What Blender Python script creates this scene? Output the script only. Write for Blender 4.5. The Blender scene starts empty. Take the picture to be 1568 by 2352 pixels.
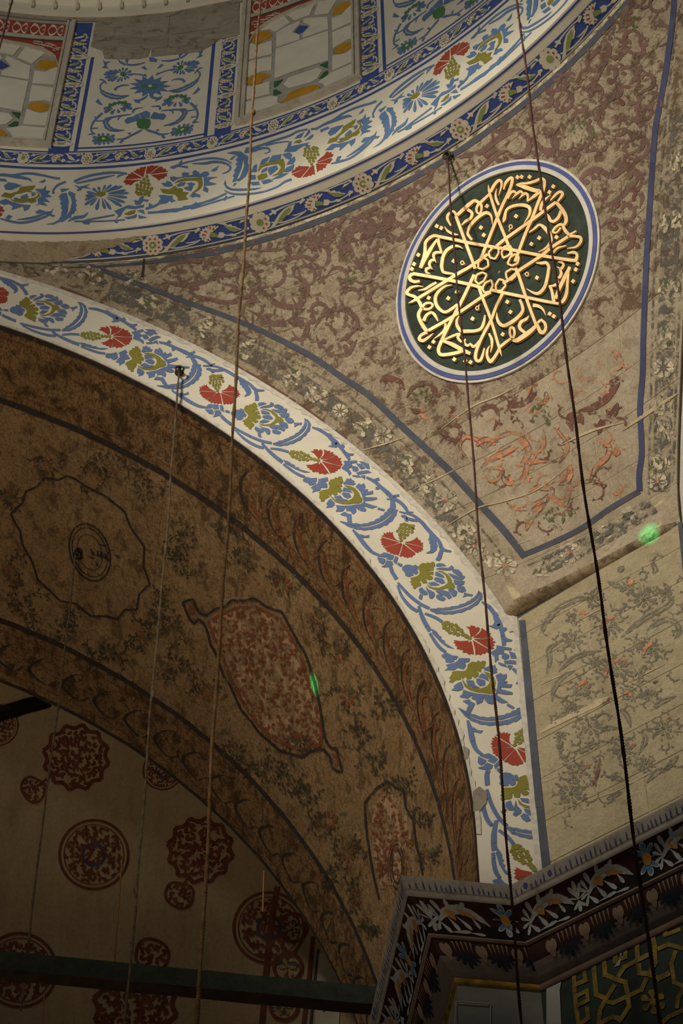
import bpy, bmesh, math, random
import numpy as np
from mathutils import Vector, Matrix
from mathutils.bvhtree import BVHTree
from mathutils.geometry import tessellate_polygon

random.seed(7)
scene = bpy.context.scene
COL = scene.collection

# ------------------------------------------------------------------ camera
F_PX = 5210.1726
CAM = np.array([2.91185031, -9.34815584, 0.0])
CR = np.array([0.99085216, -0.13492106, -0.0028806])
CU = np.array([-0.10466381, -0.78176924, 0.61472136])
CF = np.array([0.08519082, 0.60879649, 0.78873909])
cam_data = bpy.data.cameras.new('camera')
cam_data.sensor_fit = 'VERTICAL'
cam_data.sensor_height = 36.0
cam_data.lens = F_PX * 36.0 / 2352.0
cam_data.clip_end = 200.0
cam = bpy.data.objects.new('camera', cam_data)
COL.objects.link(cam)
cam.matrix_world = Matrix(((CR[0], CU[0], -CF[0], CAM[0]), (CR[1], CU[1], -CF[1], CAM[1]),
                           (CR[2], CU[2], -CF[2], CAM[2]), (0, 0, 0, 1)))
scene.camera = cam

# ------------------------------------------------------------------ world, lights, exposure
world = bpy.data.worlds.new('world')
scene.world = world
world.use_nodes = True
world.node_tree.nodes['Background'].inputs[0].default_value = (1.0, 0.93, 0.82, 1)
world.node_tree.nodes['Background'].inputs[1].default_value = 0.032

def spot(name, loc, target, energy, angle, blend, size, color):
    d = bpy.data.lights.new(name, 'SPOT')
    d.energy = energy; d.spot_size = math.radians(angle); d.spot_blend = blend
    d.shadow_soft_size = size; d.color = color
    o = bpy.data.objects.new(name, d); COL.objects.link(o)
    o.location = loc
    o.rotation_euler = (Vector(target) - Vector(loc)).to_track_quat('-Z', 'Y').to_euler()
    return o
# daylight from the windows on the far side of the dome
spot('window_daylight', (-2.6, -9.3, 14.6), (5.8, -0.75, 12.0), 5200, 42, 1.0, 0.55, (1.0, 0.91, 0.76))
spot('dome_daylight', (-1.5, -9.6, 12.6), (2.6, -0.6, 16.4), 980, 58, 1.0, 0.7, (1.0, 0.95, 0.85))
# warm fill spot added below, stands in for bounce off the unseen floor
spot('under_fill', (1.0, -5.5, 3.0), (3.0, 0.2, 14.0), 1350, 55, 1.0, 0.8, (1.0, 0.80, 0.56))
# green show-light spots that land on the masonry
GREEN = (0.02, 1.0, 0.30)

scene.view_settings.view_transform = 'Standard'
scene.view_settings.look = 'None'
scene.view_settings.exposure = 0.0
scene.view_settings.gamma = 1.0
scene.view_settings.use_curve_mapping = False

# ------------------------------------------------------------------ measured place
RI, RE, ZC = 5.0, 5.6613, 9.2078           # arch of the near face: inner and outer radius, springing height
XA = 1.3171                                  # axis of the bay (the arch is pointed, two-centred)
R0, Z0 = 5.1081, 14.7327                     # foot of the dome ring
YC = -R0 - 0.03
R1, Z1 = 4.9061, 14.7712
RD, Z2, Z3 = 4.865, 15.70, 18.37             # drum
D1, D2, DEP = 0.6629, 2.8015, 3.4685         # painted lines across the arch soffit
XK, XR = 5.367, 6.25                         # ends of the canted pier wall
ZL = 11.25                                   # foot of the pendentive

# ------------------------------------------------------------------ helpers: rays and surfaces
def ray(px, py):
    d = CF + CR * (px - 784) / F_PX - CU * (py - 1176) / F_PX
    return d / np.linalg.norm(d)
def on_plane(px, py, n, c):
    n = np.asarray(n, float); d = ray(px, py)
    return CAM + d * ((c - CAM @ n) / (d @ n))
class Plane:
    def __init__(s, n, p):
        s.n = np.asarray(n, float); s.n = s.n / np.linalg.norm(s.n); s.c = s.n @ np.asarray(p, float)
    def hit(s, px, py):
        return on_plane(px, py, s.n, s.c), s.n
class Soffit:
    def hit(s, px, py):
        d = ray(px, py); a = d[0]**2 + d[2]**2; b = 2*(CAM[0]*d[0] + (CAM[2]-ZC)*d[2]); c = CAM[0]**2 + (CAM[2]-ZC)**2 - RI*RI
        t = (-b + math.sqrt(max(b*b-4*a*c, 0)))/(2*a); P = CAM + t*d
        return P, np.array([-P[0], 0, -(P[2]-ZC)])/RI
class Drum:
    def __init__(s, R): s.R = R
    def hit(s, px, py):
        d = ray(px, py); a = d[0]**2+d[1]**2; b = 2*((CAM[0]-XA)*d[0]+(CAM[1]-YC)*d[1]); c = (CAM[0]-XA)**2+(CAM[1]-YC)**2-s.R**2
        t = (-b+math.sqrt(max(b*b-4*a*c, 0)))/(2*a); P = CAM+t*d
        return P, np.array([XA-P[0], YC-P[1], 0])/s.R
    def inv(s, P): return math.degrees(math.atan2(P[1]-YC, P[0]-XA)), P[2]
    def fwd(s, th, z, off=0.0):
        t = math.radians(th); r = s.R-off
        return np.array([XA+r*math.cos(t), YC+r*math.sin(t), z])
class Tri:
    def __init__(s, grid):
        n, m = len(grid), len(grid[0])
        v = [Vector(p) for row in grid for p in row]
        f = [(i*m+j, i*m+j+1, (i+1)*m+j+1, (i+1)*m+j) for i in range(n-1) for j in range(m-1)]
        s.b = BVHTree.FromPolygons(v, f)
    def hit(s, px, py):
        d = ray(px, py)
        h = s.b.ray_cast(Vector(CAM), Vector(d))
        if h[0] is None: return None, None
        n = np.array(h[1]); n = n if n @ d < 0 else -n
        return np.array(h[0]), n

def Z(ox, oy, s):
    """zoom frame: 'x,y x,y' in an enlarged crop -> photograph pixels"""
    def f(txt):
        if isinstance(txt, str):
            return [(ox+float(a.split(',')[0])/s, oy+float(a.split(',')[1])/s) for a in txt.split()]
        return [(ox+a[0]/s, oy+a[1]/s) for a in txt]
    f.s = s
    return f
def smooth(pts, n=5):
    if len(pts) < 3: 
        a, b = np.array(pts[0], float), np.array(pts[-1], float)
        return [tuple(a+(b-a)*k/n) for k in range(n+1)]
    P = [np.array(p, float) for p in pts]; P = [2*P[0]-P[1]]+P+[2*P[-1]-P[-2]]
    out = []
    for i in range(1, len(P)-2):
        for k in range(n):
            t = k/n; a, b, c, d = P[i-1], P[i], P[i+1], P[i+2]
            out.append(tuple(0.5*(2*b+(c-a)*t+(2*a-5*b+4*c-d)*t*t+(3*b-a-3*c+d)*t**3)))
    out.append(tuple(P[-2])); return out
def band(pts, w, n=5, taper=False):
    """polyline + widths -> (left, right) edge lists"""
    k = len(pts); ws = [w]*k if not hasattr(w, '__len__') else list(np.interp(np.linspace(0, 1, k), np.linspace(0, 1, len(w)), w))
    S = smooth(pts, n); W = np.interp(np.linspace(0, 1, len(S)), np.linspace(0, 1, k), ws)
    if taper:
        t = np.linspace(0, 1, len(S)); W = W*np.minimum(1, 4*t+.15)*np.minimum(1, 4*(1-t)+.15)
    A = np.array(S); T = np.gradient(A, axis=0); T = T/(np.linalg.norm(T, axis=1)[:, None]+1e-9)
    N = np.stack([-T[:, 1], T[:, 0]], 1)
    return A+N*W[:, None]/2, A-N*W[:, None]/2
def strip_polys(pts, w, n=5, taper=False):
    L, R = band(pts, w, n, taper)
    return [[tuple(L[i]), tuple(L[i+1]), tuple(R[i+1]), tuple(R[i])] for i in range(len(L)-1)]

# ------------------------------------------------------------------ helpers: objects
def tag(o, label=None, cat=None, group=None, kind=None):
    if label: o['label'] = label
    if cat: o['category'] = cat
    if group: o['group'] = group
    if kind: o['kind'] = kind
    return o
def mesh_obj(name, verts, faces, mat, parent=None, shade=False):
    me = bpy.data.meshes.new(name)
    me.from_pydata([tuple(map(float, v)) for v in verts], [], faces)
    me.update()
    if mat: me.materials.append(mat)
    if shade: me.polygons.foreach_set('use_smooth', [True]*len(me.polygons))
    o = bpy.data.objects.new(name, me); COL.objects.link(o)
    if parent: o.parent = parent
    return o
def empty(name, loc):
    o = bpy.data.objects.new(name, None); COL.objects.link(o); o.location = loc; o.empty_display_size = .1
    return o
def adopt(child, parent):
    child.parent = parent
    child.matrix_parent_inverse = Matrix.Translation(-Vector(parent.location))
class MB:
    c = 0
    def __init__(s): s.v = []; s.f = []
    def add(s, v, f):
        k = len(s.v); s.v += list(v); s.f += [tuple(i+k for i in q) for q in f]
    def poly(s, pts3, n=None, depth=0.0):
        """flat polygon of world points; n: viewer-side normal; depth>0 raises it as a solid of that thickness"""
        pts3 = [np.asarray(p, float) for p in pts3]
        if len(pts3) < 3: return
        if len(pts3) <= 4: tris = [tuple(range(len(pts3)))]
        else:
            if n is None: n = np.array([0, -1, 0])
            nn = np.asarray(n, float); a = np.cross(nn, [0.3, 0.2, 1.0]); a /= np.linalg.norm(a); b = np.cross(nn, a)
            c0 = pts3[0]
            tris = tessellate_polygon([[Vector(((p-c0) @ a, (p-c0) @ b, 0)) for p in pts3]])
        fix = []
        for t in tris:
            p = pts3[t[0]]; q = pts3[t[1]]; r = pts3[t[2]]
            nrm = np.cross(q-p, r-p)
            fix.append(tuple(t) if n is None or nrm @ np.asarray(n) >= 0 else tuple(reversed(t)))
        k = len(s.v); m = len(pts3)
        if n is not None and not depth:      # overlapping brush strokes never share a plane
            MB.c = (MB.c+1) % 17; nj = np.asarray(n)*(.00012*MB.c); pts3 = [p+nj for p in pts3]
        if depth:
            s.v += [p+np.asarray(n)*depth for p in pts3]+pts3
            s.f += [tuple(i+k for i in t) for t in fix]
            s.f += [(k+i, k+(i+1) % m, k+m+(i+1) % m, k+m+i) for i in range(m)]
        else:
            s.v += pts3; s.f += [tuple(i+k for i in t) for t in fix]
    def build(s, name, mat, parent=None, shade=False):
        return mesh_obj(name, s.v, s.f, mat, parent, shade)
def drape(surf, pts, off=0.003):
    out = []; n = None
    for p in pts:
        P, nn = surf.hit(*p)
        if P is None: return None, None
        out.append(P+nn*off); n = nn if n is None else n+nn
    return out, n/np.linalg.norm(n)
def paint(name, mat, surf, polys, parent, off=0.003, depth=0.0):
    m = MB()
    for pg in polys:
        q, n = drape(surf, pg, off)
        if q is not None: m.poly(q, n, depth)
    return m.build(name, mat, parent) if m.v else None

# ------------------------------------------------------------------ materials
def mat_new(name):
    m = bpy.data.materials.new(name); m.use_nodes = True
    nt = m.node_tree; b = nt.nodes['Principled BSDF']
    return m, nt, b
def srgb(*c):
    return tuple((x/255/12.92 if x/255 <= .04045 else ((x/255+.055)/1.055)**2.4) for x in c)+(1,)
def pos_noise(nt, scale, detail=6, rough=.6, stretch=None, dist=0.0):
    g = nt.nodes.new('ShaderNodeNewGeometry')
    n = nt.nodes.new('ShaderNodeTexNoise'); n.inputs['Scale'].default_value = scale
    n.inputs['Detail'].default_value = detail; n.inputs['Roughness'].default_value = rough
    n.inputs['Distortion'].default_value = dist
    if stretch:
        mp = nt.nodes.new('ShaderNodeMapping'); mp.inputs['Scale'].default_value = stretch
        nt.links.new(g.outputs['Position'], mp.inputs['Vector']); nt.links.new(mp.outputs[0], n.inputs['Vector'])
    else: nt.links.new(g.outputs['Position'], n.inputs['Vector'])
    return n.outputs['Fac']
def ramp(nt, fac, stops):
    r = nt.nodes.new('ShaderNodeValToRGB'); nt.links.new(fac, r.inputs[0])
    e = r.color_ramp.elements
    while len(e) < len(stops): e.new(.5)
    for k, (p, c) in enumerate(stops):
        e[k].position = p; e[k].color = c if len(c) == 4 else (*c, 1)
    return r.outputs[0]
def mixc(nt, fac, a, b, mode='MIX'):
    m = nt.nodes.new('ShaderNodeMix'); m.data_type = 'RGBA'; m.blend_type = mode
    for i, x in ((6, a), (7, b)):
        if isinstance(x, tuple): m.inputs[i].default_value = x
        else: nt.links.new(x, m.inputs[i])
    if isinstance(fac, (int, float)): m.inputs[0].default_value = fac
    else: nt.links.new(fac, m.inputs[0])
    return m.outputs[2]
def bump(nt, b, fac, strength, dist=.02):
    k = nt.nodes.new('ShaderNodeBump'); k.inputs['Strength'].default_value = strength; k.inputs['Distance'].default_value = dist
    nt.links.new(fac, k.inputs['Height']); nt.links.new(k.outputs[0], b.inputs['Normal'])
BW = ((0, 0, 0, 1), (1, 1, 1, 1))
def stone(name, light, dark, stain, sc=1.0, amount=.5, stretch=None, bmp=.35, rough=.9, spot_lo=.52, spot_hi=.62, fine=0.0):
    m, nt, b = mat_new(name)
    base = ramp(nt, pos_noise(nt, 3.0*sc, 8, .65, stretch), [(.3, dark), (.7, light)])
    blot = ramp(nt, pos_noise(nt, 7.0*sc, 10, .72, stretch, .4), [(spot_lo, BW[0]), (spot_hi, BW[1])])
    sm = nt.nodes.new('ShaderNodeMath'); sm.operation = 'MULTIPLY'; sm.inputs[1].default_value = amount
    nt.links.new(blot, sm.inputs[0])
    col = mixc(nt, sm.outputs[0], base, stain)
    speck = ramp(nt, pos_noise(nt, 60*sc, 4, .7), [(.3, (.72, .72, .72, 1)), (.6, (1.06, 1.06, 1.06, 1))])
    col = mixc(nt, .6, col, speck, 'MULTIPLY')
    if fine:
        fl = ramp(nt, pos_noise(nt, 26*sc, 9, .8, stretch, 1.2), [(.44, BW[1]), (.52, BW[0])])
        f2 = nt.nodes.new('ShaderNodeMath'); f2.operation = 'MULTIPLY'; f2.inputs[1].default_value = fine
        nt.links.new(fl, f2.inputs[0]); col = mixc(nt, f2.outputs[0], col, stain)
    nt.links.new(col, b.inputs['Base Color']); b.inputs['Roughness'].default_value = rough
    b.inputs['Specular IOR Level'].default_value = .15
    bump(nt, b, pos_noise(nt, 22*sc, 10, .75), bmp, .02)
    return m
def flat(name, c, rough=.75, var=.12, sc=14, metal=0.0, bmp=0.0, spec=.2):
    m, nt, b = mat_new(name)
    lo = tuple(x*(1-var*1.6) for x in c[:3])+(1,); hi = tuple(min(1, x*(1+var)) for x in c[:3])+(1,)
    nt.links.new(ramp(nt, pos_noise(nt, sc, 6, .6), [(.3, lo), (.7, hi)]), b.inputs['Base Color'])
    b.inputs['Roughness'].default_value = rough; b.inputs['Metallic'].default_value = metal
    b.inputs['Specular IOR Level'].default_value = spec
    if bmp: bump(nt, b, pos_noise(nt, sc*3, 8, .7), bmp, .01)
    return m
def worn(name, c, lo=.42, hi=.56, sc=12, var=.2, stretch=None):
    """old paint: flakes let the wall show through"""
    m, nt, b = mat_new(name)
    a = tuple(x*(1-var) for x in c[:3])+(1,); d = tuple(min(1, x*(1+var)) for x in c[:3])+(1,)
    nt.links.new(ramp(nt, pos_noise(nt, 9, 6, .6), [(.3, a), (.7, d)]), b.inputs['Base Color'])
    b.inputs['Roughness'].default_value = .85; b.inputs['Specular IOR Level'].default_value = .1
    nt.links.new(ramp(nt, pos_noise(nt, sc, 10, .78, stretch, .5), [(lo, BW[0]), (hi, BW[1])]), b.inputs['Alpha'])
    return m
M = {}
M['white'] = flat('white_plaster', (.67, .63, .52, 1), .8, .06, 3, bmp=.04)
M['edge'] = flat('plaster_edge', (.62, .58, .50, 1), .9, .15, 20, bmp=.5)
M['blue'] = flat('blue_paint', (.125, .185, .345, 1), .7, .08, 6)
M['blue2'] = flat('ring_blue_paint', (.105, .195, .375, 1), .7, .08, 6)
M['deep'] = flat('deep_blue_paint', (.050, .085, .29, 1), .7, .12, 8)
M['red'] = flat('red_paint', (.34, .058, .036, 1), .7, .07, 6)
M['olive'] = flat('olive_paint', (.235, .215, .042, 1), .7, .07, 6)
M['green'] = flat('green_paint', (.07, .20, .075, 1), .7, .1, 8)
M['leafgreen'] = flat('pale_green_paint', (.24, .30, .10, 1), .7, .1, 10)
M['cream'] = flat('cream_paint', (.62, .58, .47, 1), .75, .06, 10)
M['line'] = worn('slate_blue_line', (.072, .078, .098, 1), .22, .36, 14)
M['lineviolet'] = worn('violet_blue_line', (.060, .065, .125, 1), .20, .34, 14)
M['mortar'] = stone('mortar', (.56, .46, .30, 1), (.42, .34, .21, 1), (.24, .17, .10, 1), 2, .5)
M['pend'] = stone('pendentive_stone', (.52, .445, .325, 1), (.38, .315, .22, 1), (.19, .125, .075, 1), 1.2, .55, None, .8, .92, .53, .64, .30)
M['pend_up'] = stone('soiled_pendentive_stone', (.48, .405, .285, 1), (.35, .285, .195, 1), (.125, .078, .050, 1), 1.5, .85, None, .8, .92, .50, .58, .5)
M['pier'] = stone('pier_stone', (.49, .42, .275, 1), (.38, .32, .20, 1), (.19, .15, .09, 1), 1.2, .45, (1, 1, 1.6), .7, .92, .53, .66, .34)
M['soffit'] = stone('soffit_stone', (.46, .295, .145, 1), (.33, .205, .095, 1), (.085, .048, .022, 1), 1.2, .65, (1, .7, 1), .8, .92, .51, .60, .55)
M['soffit_edge'] = stone('soffit_border_stone', (.36, .215, .095, 1), (.25, .145, .062, 1), (.045, .024, .011, 1), 1.3, .75, (1, .7, 1), .6, .92, .48, .58, .7)
M['semi'] = stone('old_plaster', (.37, .275, .155, 1), (.31, .23, .13, 1), (.23, .165, .09, 1), .6, .35, (3, 1, .25), .1)
M['brownred'] = worn('brown_red_paint', (.155, .075, .060, 1), 0.45, 0.54, 10)
M['violet'] = worn('faded_violet_paint', (.150, .092, .076, 1), .42, .51, 13)
M['orange'] = worn('faded_orange_paint', (.48, .22, .12, 1), 0.45, 0.56, 11)
M['greypier'] = worn('grey_flower_paint', (.185, .170, .132, 1), .40, .55, 26)
M['greyblue'] = worn('faded_grey_paint', (.115, .110, .095, 1), 0.47, 0.57, 16)
M['sage'] = worn('faded_green_paint', (.11, .125, .060, 1), 0.44, 0.55, 16)
M['darkline'] = worn('dark_outline', (.045, .038, .035, 1), 0.34, 0.5, 16)
M['rust'] = worn('rust_paint', (.22, .075, .035, 1), 0.43, 0.54, 10)
M['cream_worn'] = worn('faded_cream', (.52, .45, .32, 1), 0.42, 0.55, 12)
M['mfield'] = flat('medallion_green', (.034, .048, .036, 1), .8, .25, 9, bmp=.15)
M['gold'] = flat('gilded_letter', (.74, .50, .22, 1), .42, .16, 9, metal=.25, spec=.5, bmp=.05)
M['mwhite'] = flat('medallion_white', (.56, .53, .46, 1), .8, .1, 8, bmp=.1)
M['mblue'] = flat('medallion_blue', (.075, .098, .27, 1), .7, .12, 8)
M['came'] = flat('grey_lead', (.37, .36, .32, 1), .85, .12, 12, bmp=.2)
M['frame'] = stone('window_moulding', (.58, .54, .45, 1), (.44, .40, .32, 1), (.24, .20, .14, 1), 2, .4, (1, 1, .4), .4)
M['pane'] = flat('white_pane', (.66, .63, .53, 1), .75, .06, 5)
M['yellow'] = flat('amber_pane', (.52, .27, .022, 1), .6, .12, 8)
M['cobalt'] = flat('cobalt_pane', (.045, .085, .30, 1), .6, .1, 8)
M['emerald'] = flat('green_pane', (.045, .135, .06, 1), .6, .1, 8)
M['bare'] = stone('bare_stone', (.40, .36, .285, 1), (.29, .26, .20, 1), (.10, .085, .065, 1), 1.2, .6, None, .5)
M['lip'] = stone('cornice_stone', (.36, .32, .26, 1), (.25, .22, .18, 1), (.13, .11, .09, 1), 2, .5, None, .4)
M['maroon'] = flat('maroon_ground', (.045, .016, .012, 1), .7, .3, 10)
M['black'] = flat('black_ground', (.010, .007, .006, 1), .8, .2, 10)
M['wood'] = flat('brown_moulding', (.15, .10, .07, 1), .7, .2, 10)
M['taupe'] = flat('taupe_ground', (.22, .175, .15, 1), .75, .12, 10)
M['navy'] = flat('navy_leaf', (.025, .027, .045, 1), .7, .15, 10)
M['tan'] = flat('tan_spot', (.30, .20, .14, 1), .75, .15, 10)
M['silver'] = flat('silver_leaf', (.42, .42, .39, 1), .7, .18, 12)
M['amber'] = flat('amber_paint', (.46, .22, .045, 1), .7, .15, 12)
M['sky'] = flat('sky_blue_paint', (.07, .20, .33, 1), .7, .2, 12)
M['gilt'] = flat('gilt_strip', (.36, .22, .03, 1), .5, .4, 16, metal=.3, spec=.4)
M['marble'] = flat('grey_marble', (.20, .20, .175, 1), .6, .2, 4)
M['plinth'] = flat('pale_marble', (.36, .34, .31, 1), .65, .12, 5)
M['panelgreen'] = flat('dark_green_panel', (.024, .038, .027, 1), .6, .35, 6)
M['panelgold'] = flat('panel_gold', (.24, .155, .025, 1), .55, .45, 14, metal=.2)
M['beam'] = stone('beam_iron', (.042, .052, .043, 1), (.022, .028, .024, 1), (.02, .02, .015, 1), 4, .5, None, .5)
M['beam_under'] = flat('beam_underside', (.035, .022, .014, 1), .8, .3, 10)
M['rope'] = flat('rope_fibre', (.17, .105, .052, 1), .9, .35, 20, bmp=.3)
M['rope_dark'] = flat('dark_rope_fibre', (.095, .045, .038, 1), .9, .35, 20, bmp=.3)
M['rope_grey'] = flat('grey_rope_fibre', (.12, .095, .06, 1), .9, .35, 20, bmp=.3)
M['iron'] = flat('iron', (.06, .05, .045, 1), .6, .3, 20, metal=.6)
M['wire'] = flat('copper_wire', (.40, .22, .10, 1), .5, .2, 20, metal=.5)

# ------------------------------------------------------------------ large structure
def grid_faces(n, m, k=0):
    return [(k+i*m+j, k+i*m+j+1, k+(i+1)*m+j+1, k+(i+1)*m+j) for i in range(n-1) for j in range(m-1)]
def block(name, fn, u0, u1, v0, v1, nu, nv, thick, mat, parent, proud=0.0):
    """one dressed stone: fn(u, v, off) -> point; off>0 is away from the viewer"""
    us = np.linspace(u0, u1, nu); vs = np.linspace(v0, v1, nv)
    top = [fn(u, v, -proud) for u in us for v in vs]
    rim = [(i, 0) for i in range(nu)]+[(nu-1, j) for j in range(1, nv)]+[(i, nv-1) for i in range(nu-2, -1, -1)]+[(0, j) for j in range(nv-2, 0, -1)]
    bot = [fn(us[i], vs[j], thick) for i, j in rim]
    k = len(top); f = grid_faces(nu, nv)
    r = len(rim)
    for a in range(r):
        b = (a+1) % r
        f.append((rim[a][0]*nv+rim[a][1], rim[b][0]*nv+rim[b][1], k+b, k+a))
    return mesh_obj(name, top+bot, f, mat, parent, False)

# ---- pendentive
_zz = [11.25, 11.504, 11.785, 12.29, 13.0, 13.6, 14.2, 14.733]
_yy = [-.87, -.93, -1.10, -1.48, -2.05, -2.6, -3.2, YC+math.sqrt(R0**2-(XR-XA)**2)]
def pend(z, s, off=0.0):
    h = max(math.sqrt(max(RE**2-(z-ZC)**2, 0))-XA, 0.0)
    ax, ay = h, -YC
    bx, by = XR-XA, float(np.interp(z, _zz, _yy))-YC
    ta, tb = math.atan2(ay, ax), math.atan2(by, bx)
    ra, rb = math.hypot(ax, ay), math.hypot(bx, by)
    t = ta+(tb-ta)*s; r = ra+(rb-ra)*s
    r -= .05*max(0, 1-(z-ZL)/.25)*min(1, 12*s)*min(1, 12*(1-s))
    k = .55 if z > 12 else .35
    return np.array([XA+(r+off*.85)*math.cos(t), YC+(r+off*.85)*math.sin(t), z+off*k])
pz = np.concatenate([np.linspace(ZL, 14.2, 60), np.linspace(14.2, Z0, 24)[1:]])
PEND = Tri([[pend(z, s) for s in np.linspace(0, 1, 70)] for z in pz])
g = [[pend(z, s, .0025) for s in np.linspace(0, 1, 50)] for z in pz[::2]]
wall_pend = mesh_obj('wall_pendentive', [p for r in g for p in r], grid_faces(len(g), 50), M['mortar'], None, True)
tag(wall_pend, 'curved tan stone pendentive with faded scroll painting between arch and dome ring', 'wall', kind='structure')
zs = [ZL]
while zs[-1] < Z0-.12: zs.append(zs[-1]+random.uniform(.27, .34))
zs[-1] = Z0
for i in range(len(zs)-1):
    z0_, z1_ = zs[i], zs[i+1]; zm = (z0_+z1_)/2
    L = np.linalg.norm(pend(zm, 0)-pend(zm, 1))
    n = max(2, int(round(L/.62)))
    cuts = [0]+[min(max((k+random.uniform(-.22, .22))/n, .03), .97) for k in range(1, n)]+[1]
    gs = (.0030 if zm < 12.6 else .0016)/L; gz = .0030 if zm < 12.6 else .0016
    for k in range(n):
        block('stone_block', pend, z0_+gz*(i > 0), z1_-gz, cuts[k]+gs*(k > 0), cuts[k+1]-gs*(k < n-1), 5, 8, .03, M['pend' if zm < 12.7+random.uniform(-.4, .4) else 'pend_up'], wall_pend, random.uniform(0, .002))
# rolled foot of the pendentive
N = 40; fv = []
prof = [(0, 0), (-.003, -.012), (.0, -.028), (.016, -.042), (.045, -.05), (.12, -.05)]
for k in range(N):
    s = k/(N-1)
    for (o_, dz) in prof:
        p = pend(ZL+.002, s, 0); t = np.array([XA-p[0], YC-p[1], 0]); t /= np.linalg.norm(t)
        fv.append(p-t*o_+np.array([0, 0, dz]))
M['roll'] = stone('stained_roll_moulding', (.44, .35, .22, 1), (.28, .20, .12, 1), (.06, .04, .025, 1), 1.5, .75, None, .6, .92, .45, .58, .2)
mesh_obj('roll_moulding', fv, [(a, b, c, d) for (a, b, c, d) in grid_faces(N, len(prof))], M['roll'], wall_pend, True)

# mirrored pendentive beyond the arch crown (out of frame, closes the ring)
g = [[np.array([2*XA-p[0], p[1], p[2]]) for p in [pend(z, s) for s in np.linspace(0, 1, 24)]] for z in pz[::4]]
mo = mesh_obj('wall_pendentive', [p for r in g for p in r], grid_faces(len(g), 24), M['pend'], None, True)
tag(mo, 'plain tan stone pendentive on the far side of the arch crown', 'wall', kind='structure')

# ---- arch face (white painted band)
def arc_pt(R, t, y): 
    a = t*math.acos(XA/R); return np.array([R*math.cos(a), y, ZC+R*math.sin(a)])
def face_out(t):
    a = t*math.acos(XA/RE); R = RE
    p = np.array([R*math.cos(a), 0, ZC+R*math.sin(a)])
    if p[0] > XK: p = np.array([XK, 0, ZC+min(R*math.sin(a), XK*math.tan(a))])
    return p
fv = []; cols = []
NT = 90
for k in range(NT+1):
    t = k/NT; a = arc_pt(RI, t, 0); b = face_out(t); cols.append([a+(b-a)*j/6 for j in range(7)])
low = [[np.array([RI+(XK-RI)*j/6, 0, z]) for j in range(7)] for z in (7.6, 8.4)]
cols = low+cols
mir = [[np.array([2*XA-p[0], p[1], p[2]]) for p in c] for c in reversed(cols[:-1])]
allc = cols+mir
wall_arch = mesh_obj('wall_arch', [p for c in allc for p in c], grid_faces(len(allc), 7), M['white'], None)
tag(wall_arch, 'white painted face of the great pointed arch with blue, red and olive flower scroll', 'wall', kind='structure')
FACE = Plane((0, -1, 0), (0, 0, 0))

# ---- soffit
def soff(t, y, off=0.0):
    if t < 0: return np.array([RI+off, y, ZC+t*6.0])
    a = t*math.acos(XA/RI); return np.array([(RI+off)*math.cos(a), y, ZC+(RI+off)*math.sin(a)])
ts = [-.25]+[k/60 for k in range(61)]
ys = [0, D1, 1.75, D2, DEP]
g = [[soff(t, y, .0025) for y in ys] for t in ts]
g += [[np.array([2*XA-p[0], p[1], p[2]]) for p in r] for r in reversed(g[:-1])]
ceiling = mesh_obj('ceiling', [p for r in g for p in r], grid_faces(len(g), len(ys)), M['soffit'], None, True)
tag(ceiling, 'dark brown painted underside of the great arch with cusped medallions', 'ceiling', kind='structure')
SOF = Soffit()
nv = 17
for sidx, (ya, yb, mt) in enumerate(((0, D1, 'soffit_edge'), (D1, 1.75, 'soffit'), (1.75, D2, 'soffit'), (D2, DEP, 'soffit_edge'))):
    edges = [-.2, 0]+[(k+random.uniform(-.15, .15))/nv for k in range(1, nv)]+[1.0]
    for k in range(len(edges)-1):
        block('stone_block', soff, edges[k]+.0002, edges[k+1]-.0002, ya+.001, yb-.001, 7, 2, .03, M[mt], ceiling, random.uniform(0, .002))
# back edge reveal of the soffit
g = [[soff(t, DEP, 0), soff(t, DEP, .5)] for t in ts]
g += [[np.array([2*XA-p[0], p[1], p[2]]) for p in r] for r in reversed(g[:-1])]
mesh_obj('back_rim', [p for r in g for p in r], grid_faces(len(g), 2), M['semi'], ceiling)

# ---- semidome behind
def semi(u, v):
    """u 0..1 across right to left, v 0..1 up"""
    if v < .3:
        zz = ZC-.3-3.2*(1-v/.3); e = 0.0
    else:
        e = (v-.3)/.7*math.pi/2; zz = ZC-.3+5.35*math.sin(e)
    a = u*math.pi
    return np.array([XA+4.1*math.cos(a)*math.cos(e), DEP+.02+4.4*math.sin(a)*math.cos(e), zz])
g = [[semi(u, v) for u in np.linspace(0, 1, 60)] for v in np.linspace(0, .999, 50)]
SEMI = Tri(g)
wall_apse = mesh_obj('wall_apse', [p for r in g for p in r], grid_faces(50, 60), M['semi'], None, True)
tag(wall_apse, 'dim brown plaster half dome with dark red medallions seen through the arch', 'wall', kind='structure')

# ---- canted pier wall under the pendentive
PO = .0
nrm = np.array([-1, -1, 0])/math.sqrt(2)
def pier(u, z, off=0.0):
    p = np.array([XK, 0, 0])+(np.array([XR, -(XR-XK), 0])-np.array([XK, 0, 0]))*u
    return np.array([p[0], p[1], z])-nrm*(PO*min(1, 8*u)+off)
wall_pier = mesh_obj('wall_pier', [pier(0, 7.4, .003), pier(.1, 7.4, .003), pier(1, 7.4, .003), pier(0, 11.3, .003), pier(.1, 11.3, .003), pier(1, 11.3, .003)],
                     [(0, 1, 4, 3), (1, 2, 5, 4)], M['mortar'], None)
tag(wall_pier, 'canted tan stone pier wall with faded grey flower painting above the cornice', 'wall', kind='structure')
PIER = Plane(nrm, pier(.5, 9))
zz_ = [7.45, 7.9, 8.3, 8.66, 9.0, 9.33, 9.68, 10.0, 10.36, 10.7, 11.0, 11.3]
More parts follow.
